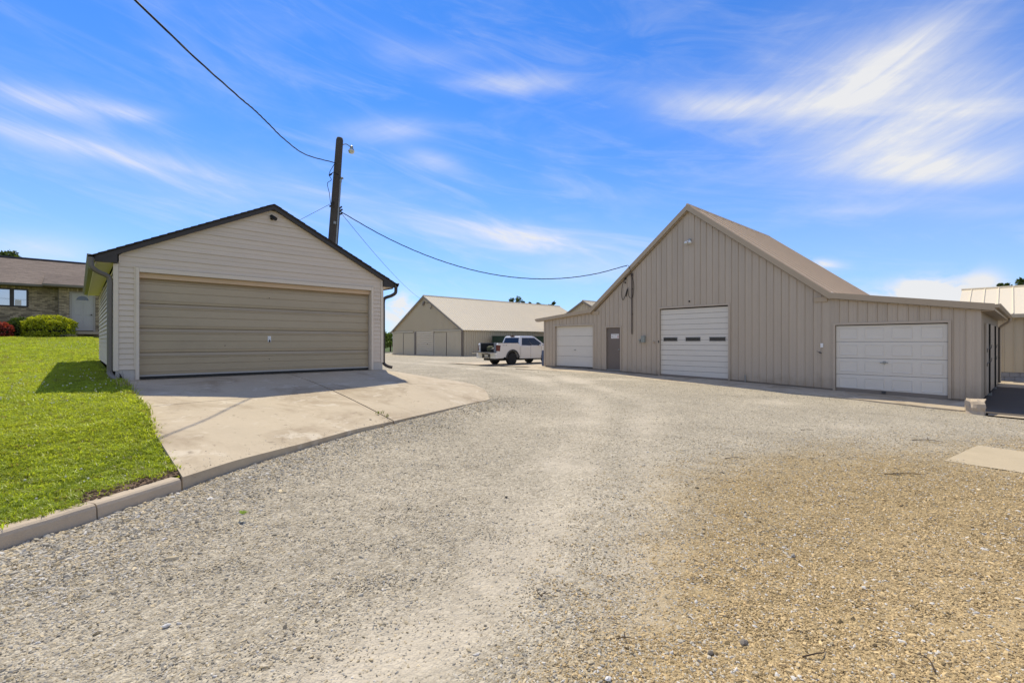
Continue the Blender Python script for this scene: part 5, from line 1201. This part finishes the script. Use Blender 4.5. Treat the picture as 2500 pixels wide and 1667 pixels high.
for (px, d, h, r, lab) in ((936, 72, 3.1, 1.7, 'leafy bush tree between the garage corner and the long shed'), (953, 78, 3.2, 1.5, 'round bush tree close to the shed\'s left corner'), (915, 80, 3.6, 2.2, 'larger bush tree hidden mostly behind the garage')):
    x, y = pxy(px, d); tree((x, y, -.2), h, r, 2600, lab, .22, TREE2, 'bush trees left of the shed')
def far_wood():
    def fn():
        a = random.uniform(-.95, .95); d = random.uniform(640, 760); h = 9+6*mnoise.noise(Vector((a*40, 0, 0))); z_ = random.random()**.7*h
        p = Vector((FW[0]*d+RT[0]*d*a*1.2, FW[1]*d+RT[1]*d*a*1.2, z_)); return p, Vector((0, 0, 1))
    leaves(5200, 5.5, fn).build('far_wood', TREEL, kind='stuff')
far_wood()
# weeds
def weed(name, c, n, h, m, label, cat='weed', spread=.08, wid=.004):
    mm = M(); r_ = random.Random(str(c))
    for _ in range(n):
        a = r_.uniform(0, 6.28); L_ = h*r_.uniform(.5, 1.1); l_ = r_.uniform(.05, .6); b_ = Vector((c[0]+r_.gauss(0, spread), c[1]+r_.gauss(0, spread*.5), c[2])); d = Vector((math.cos(a), math.sin(a), 0)); s = d.cross(Vector((0, 0, 1)))*wid
        m1, t = b_+d*L_*l_*.35+Vector((0, 0, L_*.55)), b_+d*L_*l_+Vector((0, 0, L_*(1-.25*l_)))
        mm.add([b_-s, b_+s, m1+s*.8, m1-s*.8, t], [(0, 1, 2, 3), (3, 2, 4)])
    mm.build(name, m, origin=c, label=label, cat=cat)
WEEDG = leafmat('weed green', col=(.16, .20, .05), trans=.4); WEEDD = leafmat('dry weed', col=(.34, .29, .19), trans=.3)
weed('weed', (.60, 10.55, .64), 26, .30, WEEDD, 'tall dry grass stalks at the driveway corner below the downspout', spread=.06)
weed('weed', (3.95, 7.72, .22), 16, .07, WEEDG, 'left small weed sprouting in the driveway joint', spread=.03, wid=.006)
weed('weed', (3.99, 7.5, .18), 12, .08, WEEDG, 'right small weed sprouting in the driveway joint', spread=.02, wid=.006)
weed('weed', (5.15, 8.55, .22), 14, .05, mat('dark dead leaves', (.05, .05, .03), .9, .3, 20), 'dark withered sprig lying on the right driveway slab', spread=.06, wid=.01)
weed('weed', (.63, 11.88, .745), 8, .22, mat('dark stalk', (.02, .02, .02), .9, .2, 9), 'dark stalk against the garage foundation block', spread=.015, wid=.008)
# twigs, leaf, loose stones lying on the gravel
def twig(u, v, pts, r, label):
    z0 = float(zground(np.array([u]), np.array([v]))[0])+.012; mm = M()
    for pl in pts: mm.tube(spline([(u+p[0]*.62, v+p[1]*.62, z0+p[2]*.8) for p in pl], 12), [.6*r*(1-.6*k/12) for k in range(len(spline([(0, 0, 0)]*len(pl), 12)))], 5)
    mm.build('twig', TWIG, origin=(u, v, z0), label=label, cat='twig', group='twigs on the gravel')
twig(2.0, 1.89, [[(0, 0, .0), (.03, .01, .01), (.085, -.045, .012)], [(0, 0, 0), (-.01, .04, .025), (.02, .085, .04)], [(.03, .01, .01), (.05, -.02, .03)]], .006, 'forked dark twig alone on the pale packed track')
twig(7.23, .85, [[(-.28, .30, 0), (0, 0, .01), (.22, -.26, .0)], [(0, 0, .01), (.05, -.12, .02)]], .010, 'long thin stick lying near the concrete pad')
twig(6.47, 2.53, [[(-.16, .16, 0), (0, .0, .02), (.13, -.15, 0)]], .010, 'short bent stick in the middle of the gravel')
twig(10.16, .93, [[(-.2, .3, 0), (0, 0, .02), (.12, -.28, .0)], [(0, 0, .02), (.16, .02, .05)], [(-.1, .15, .01), (-.2, .05, .04)]], .012, 'branching twig between the concrete pad and the barn')
twig(9.62, -.12, [[(-.12, .08, .0), (0, 0, .04), (.15, -.2, .05)]], .022, 'thick broken stick on the concrete pad')
twig(2.98, .28, [[(-.09, -.06, 0), (.02, -.01, .02), (.07, .11, .0)]], .007, 'curved twig in the tan gravel near the lower right corner')
twig(2.64, .62, [[(-.09, .12, 0), (.0, .04, .02), (.09, .02, .0), (.16, .03, .0)]], .007, 'slender twig in the tan gravel left of the curved one')
twig(9.6, 2.51, [[(-.12, .12, 0), (0, 0, .01), (.1, -.14, .0)]], .009, 'small twig farthest from the camera on the gravel')
twig(1.84, 3.56, [[(-.07, .04, 0), (0, 0, .015), (.07, -.06, .0)]], .005, 'fine twig on the grey gravel left of the packed track')
twig(2.05, 1.35, [[(-.05, .05, 0), (0, 0, .012), (.06, -.05, .0)], [(0, 0, .012), (.03, .03, .03)]], .006, 'tiny forked twig at the edge of the tan gravel')
lf = M(); 
for k in range(5):
    a = -1.2+.6*k; lf.add([(.96, 4.26, .115), (.96+.035*math.cos(a-.3), 4.26+.035*math.sin(a-.3), .125), (.96+.07*math.cos(a), 4.26+.07*math.sin(a), .118), (.96+.035*math.cos(a+.3), 4.26+.035*math.sin(a+.3), .122)], [(0, 1, 2, 3)])
lf.build('fallen_leaf', leafmat('green leaf', col=(.20, .30, .05)), origin=(.96, 4.26, .1), label='single green leaf lying on the grey gravel below the driveway', cat='leaf')
for (u, v, s, c, lab) in ((.34, 3.01, .045, (.62, .60, .57), 'white stone on the gravel at the lower left'), (3.8, 1.08, .055, (.27, .25, .22), 'grey stone alone in the tan gravel'), (2.48, .93, .06, (.20, .175, .145), 'dark flat stone in the tan gravel near the bottom'),
        (2.28, 1.01, .04, (.14, .12, .095), 'small blackish stone left of the dark flat one'), (-.1, 2.83, .06, (.2, .22, .21), 'greenish grey stone in the bottom left corner'), (1.75, 1.24, .035, (.66, .65, .64), 'small white stone at the bottom of the tan gravel'), (3.05, 3.35, .04, (.10, .09, .075), 'black pebble on the packed track')):
    r_ = rock(int(s*1000), 2, .7); z0 = float(zground(np.array([u]), np.array([v]))[0]); r_.v = [(u+p[0]*s*.95, v+p[1]*s*.8, z0+.010+p[2]*s*.6) for p in r_.v]
    r_.build('stone', mat('stone %.2f %.2f' % (c[0], s), c, .9, .2, 30, bump=.4), origin=(u, v, z0), label=lab, cat='stone', group='loose stones', smooth=False)
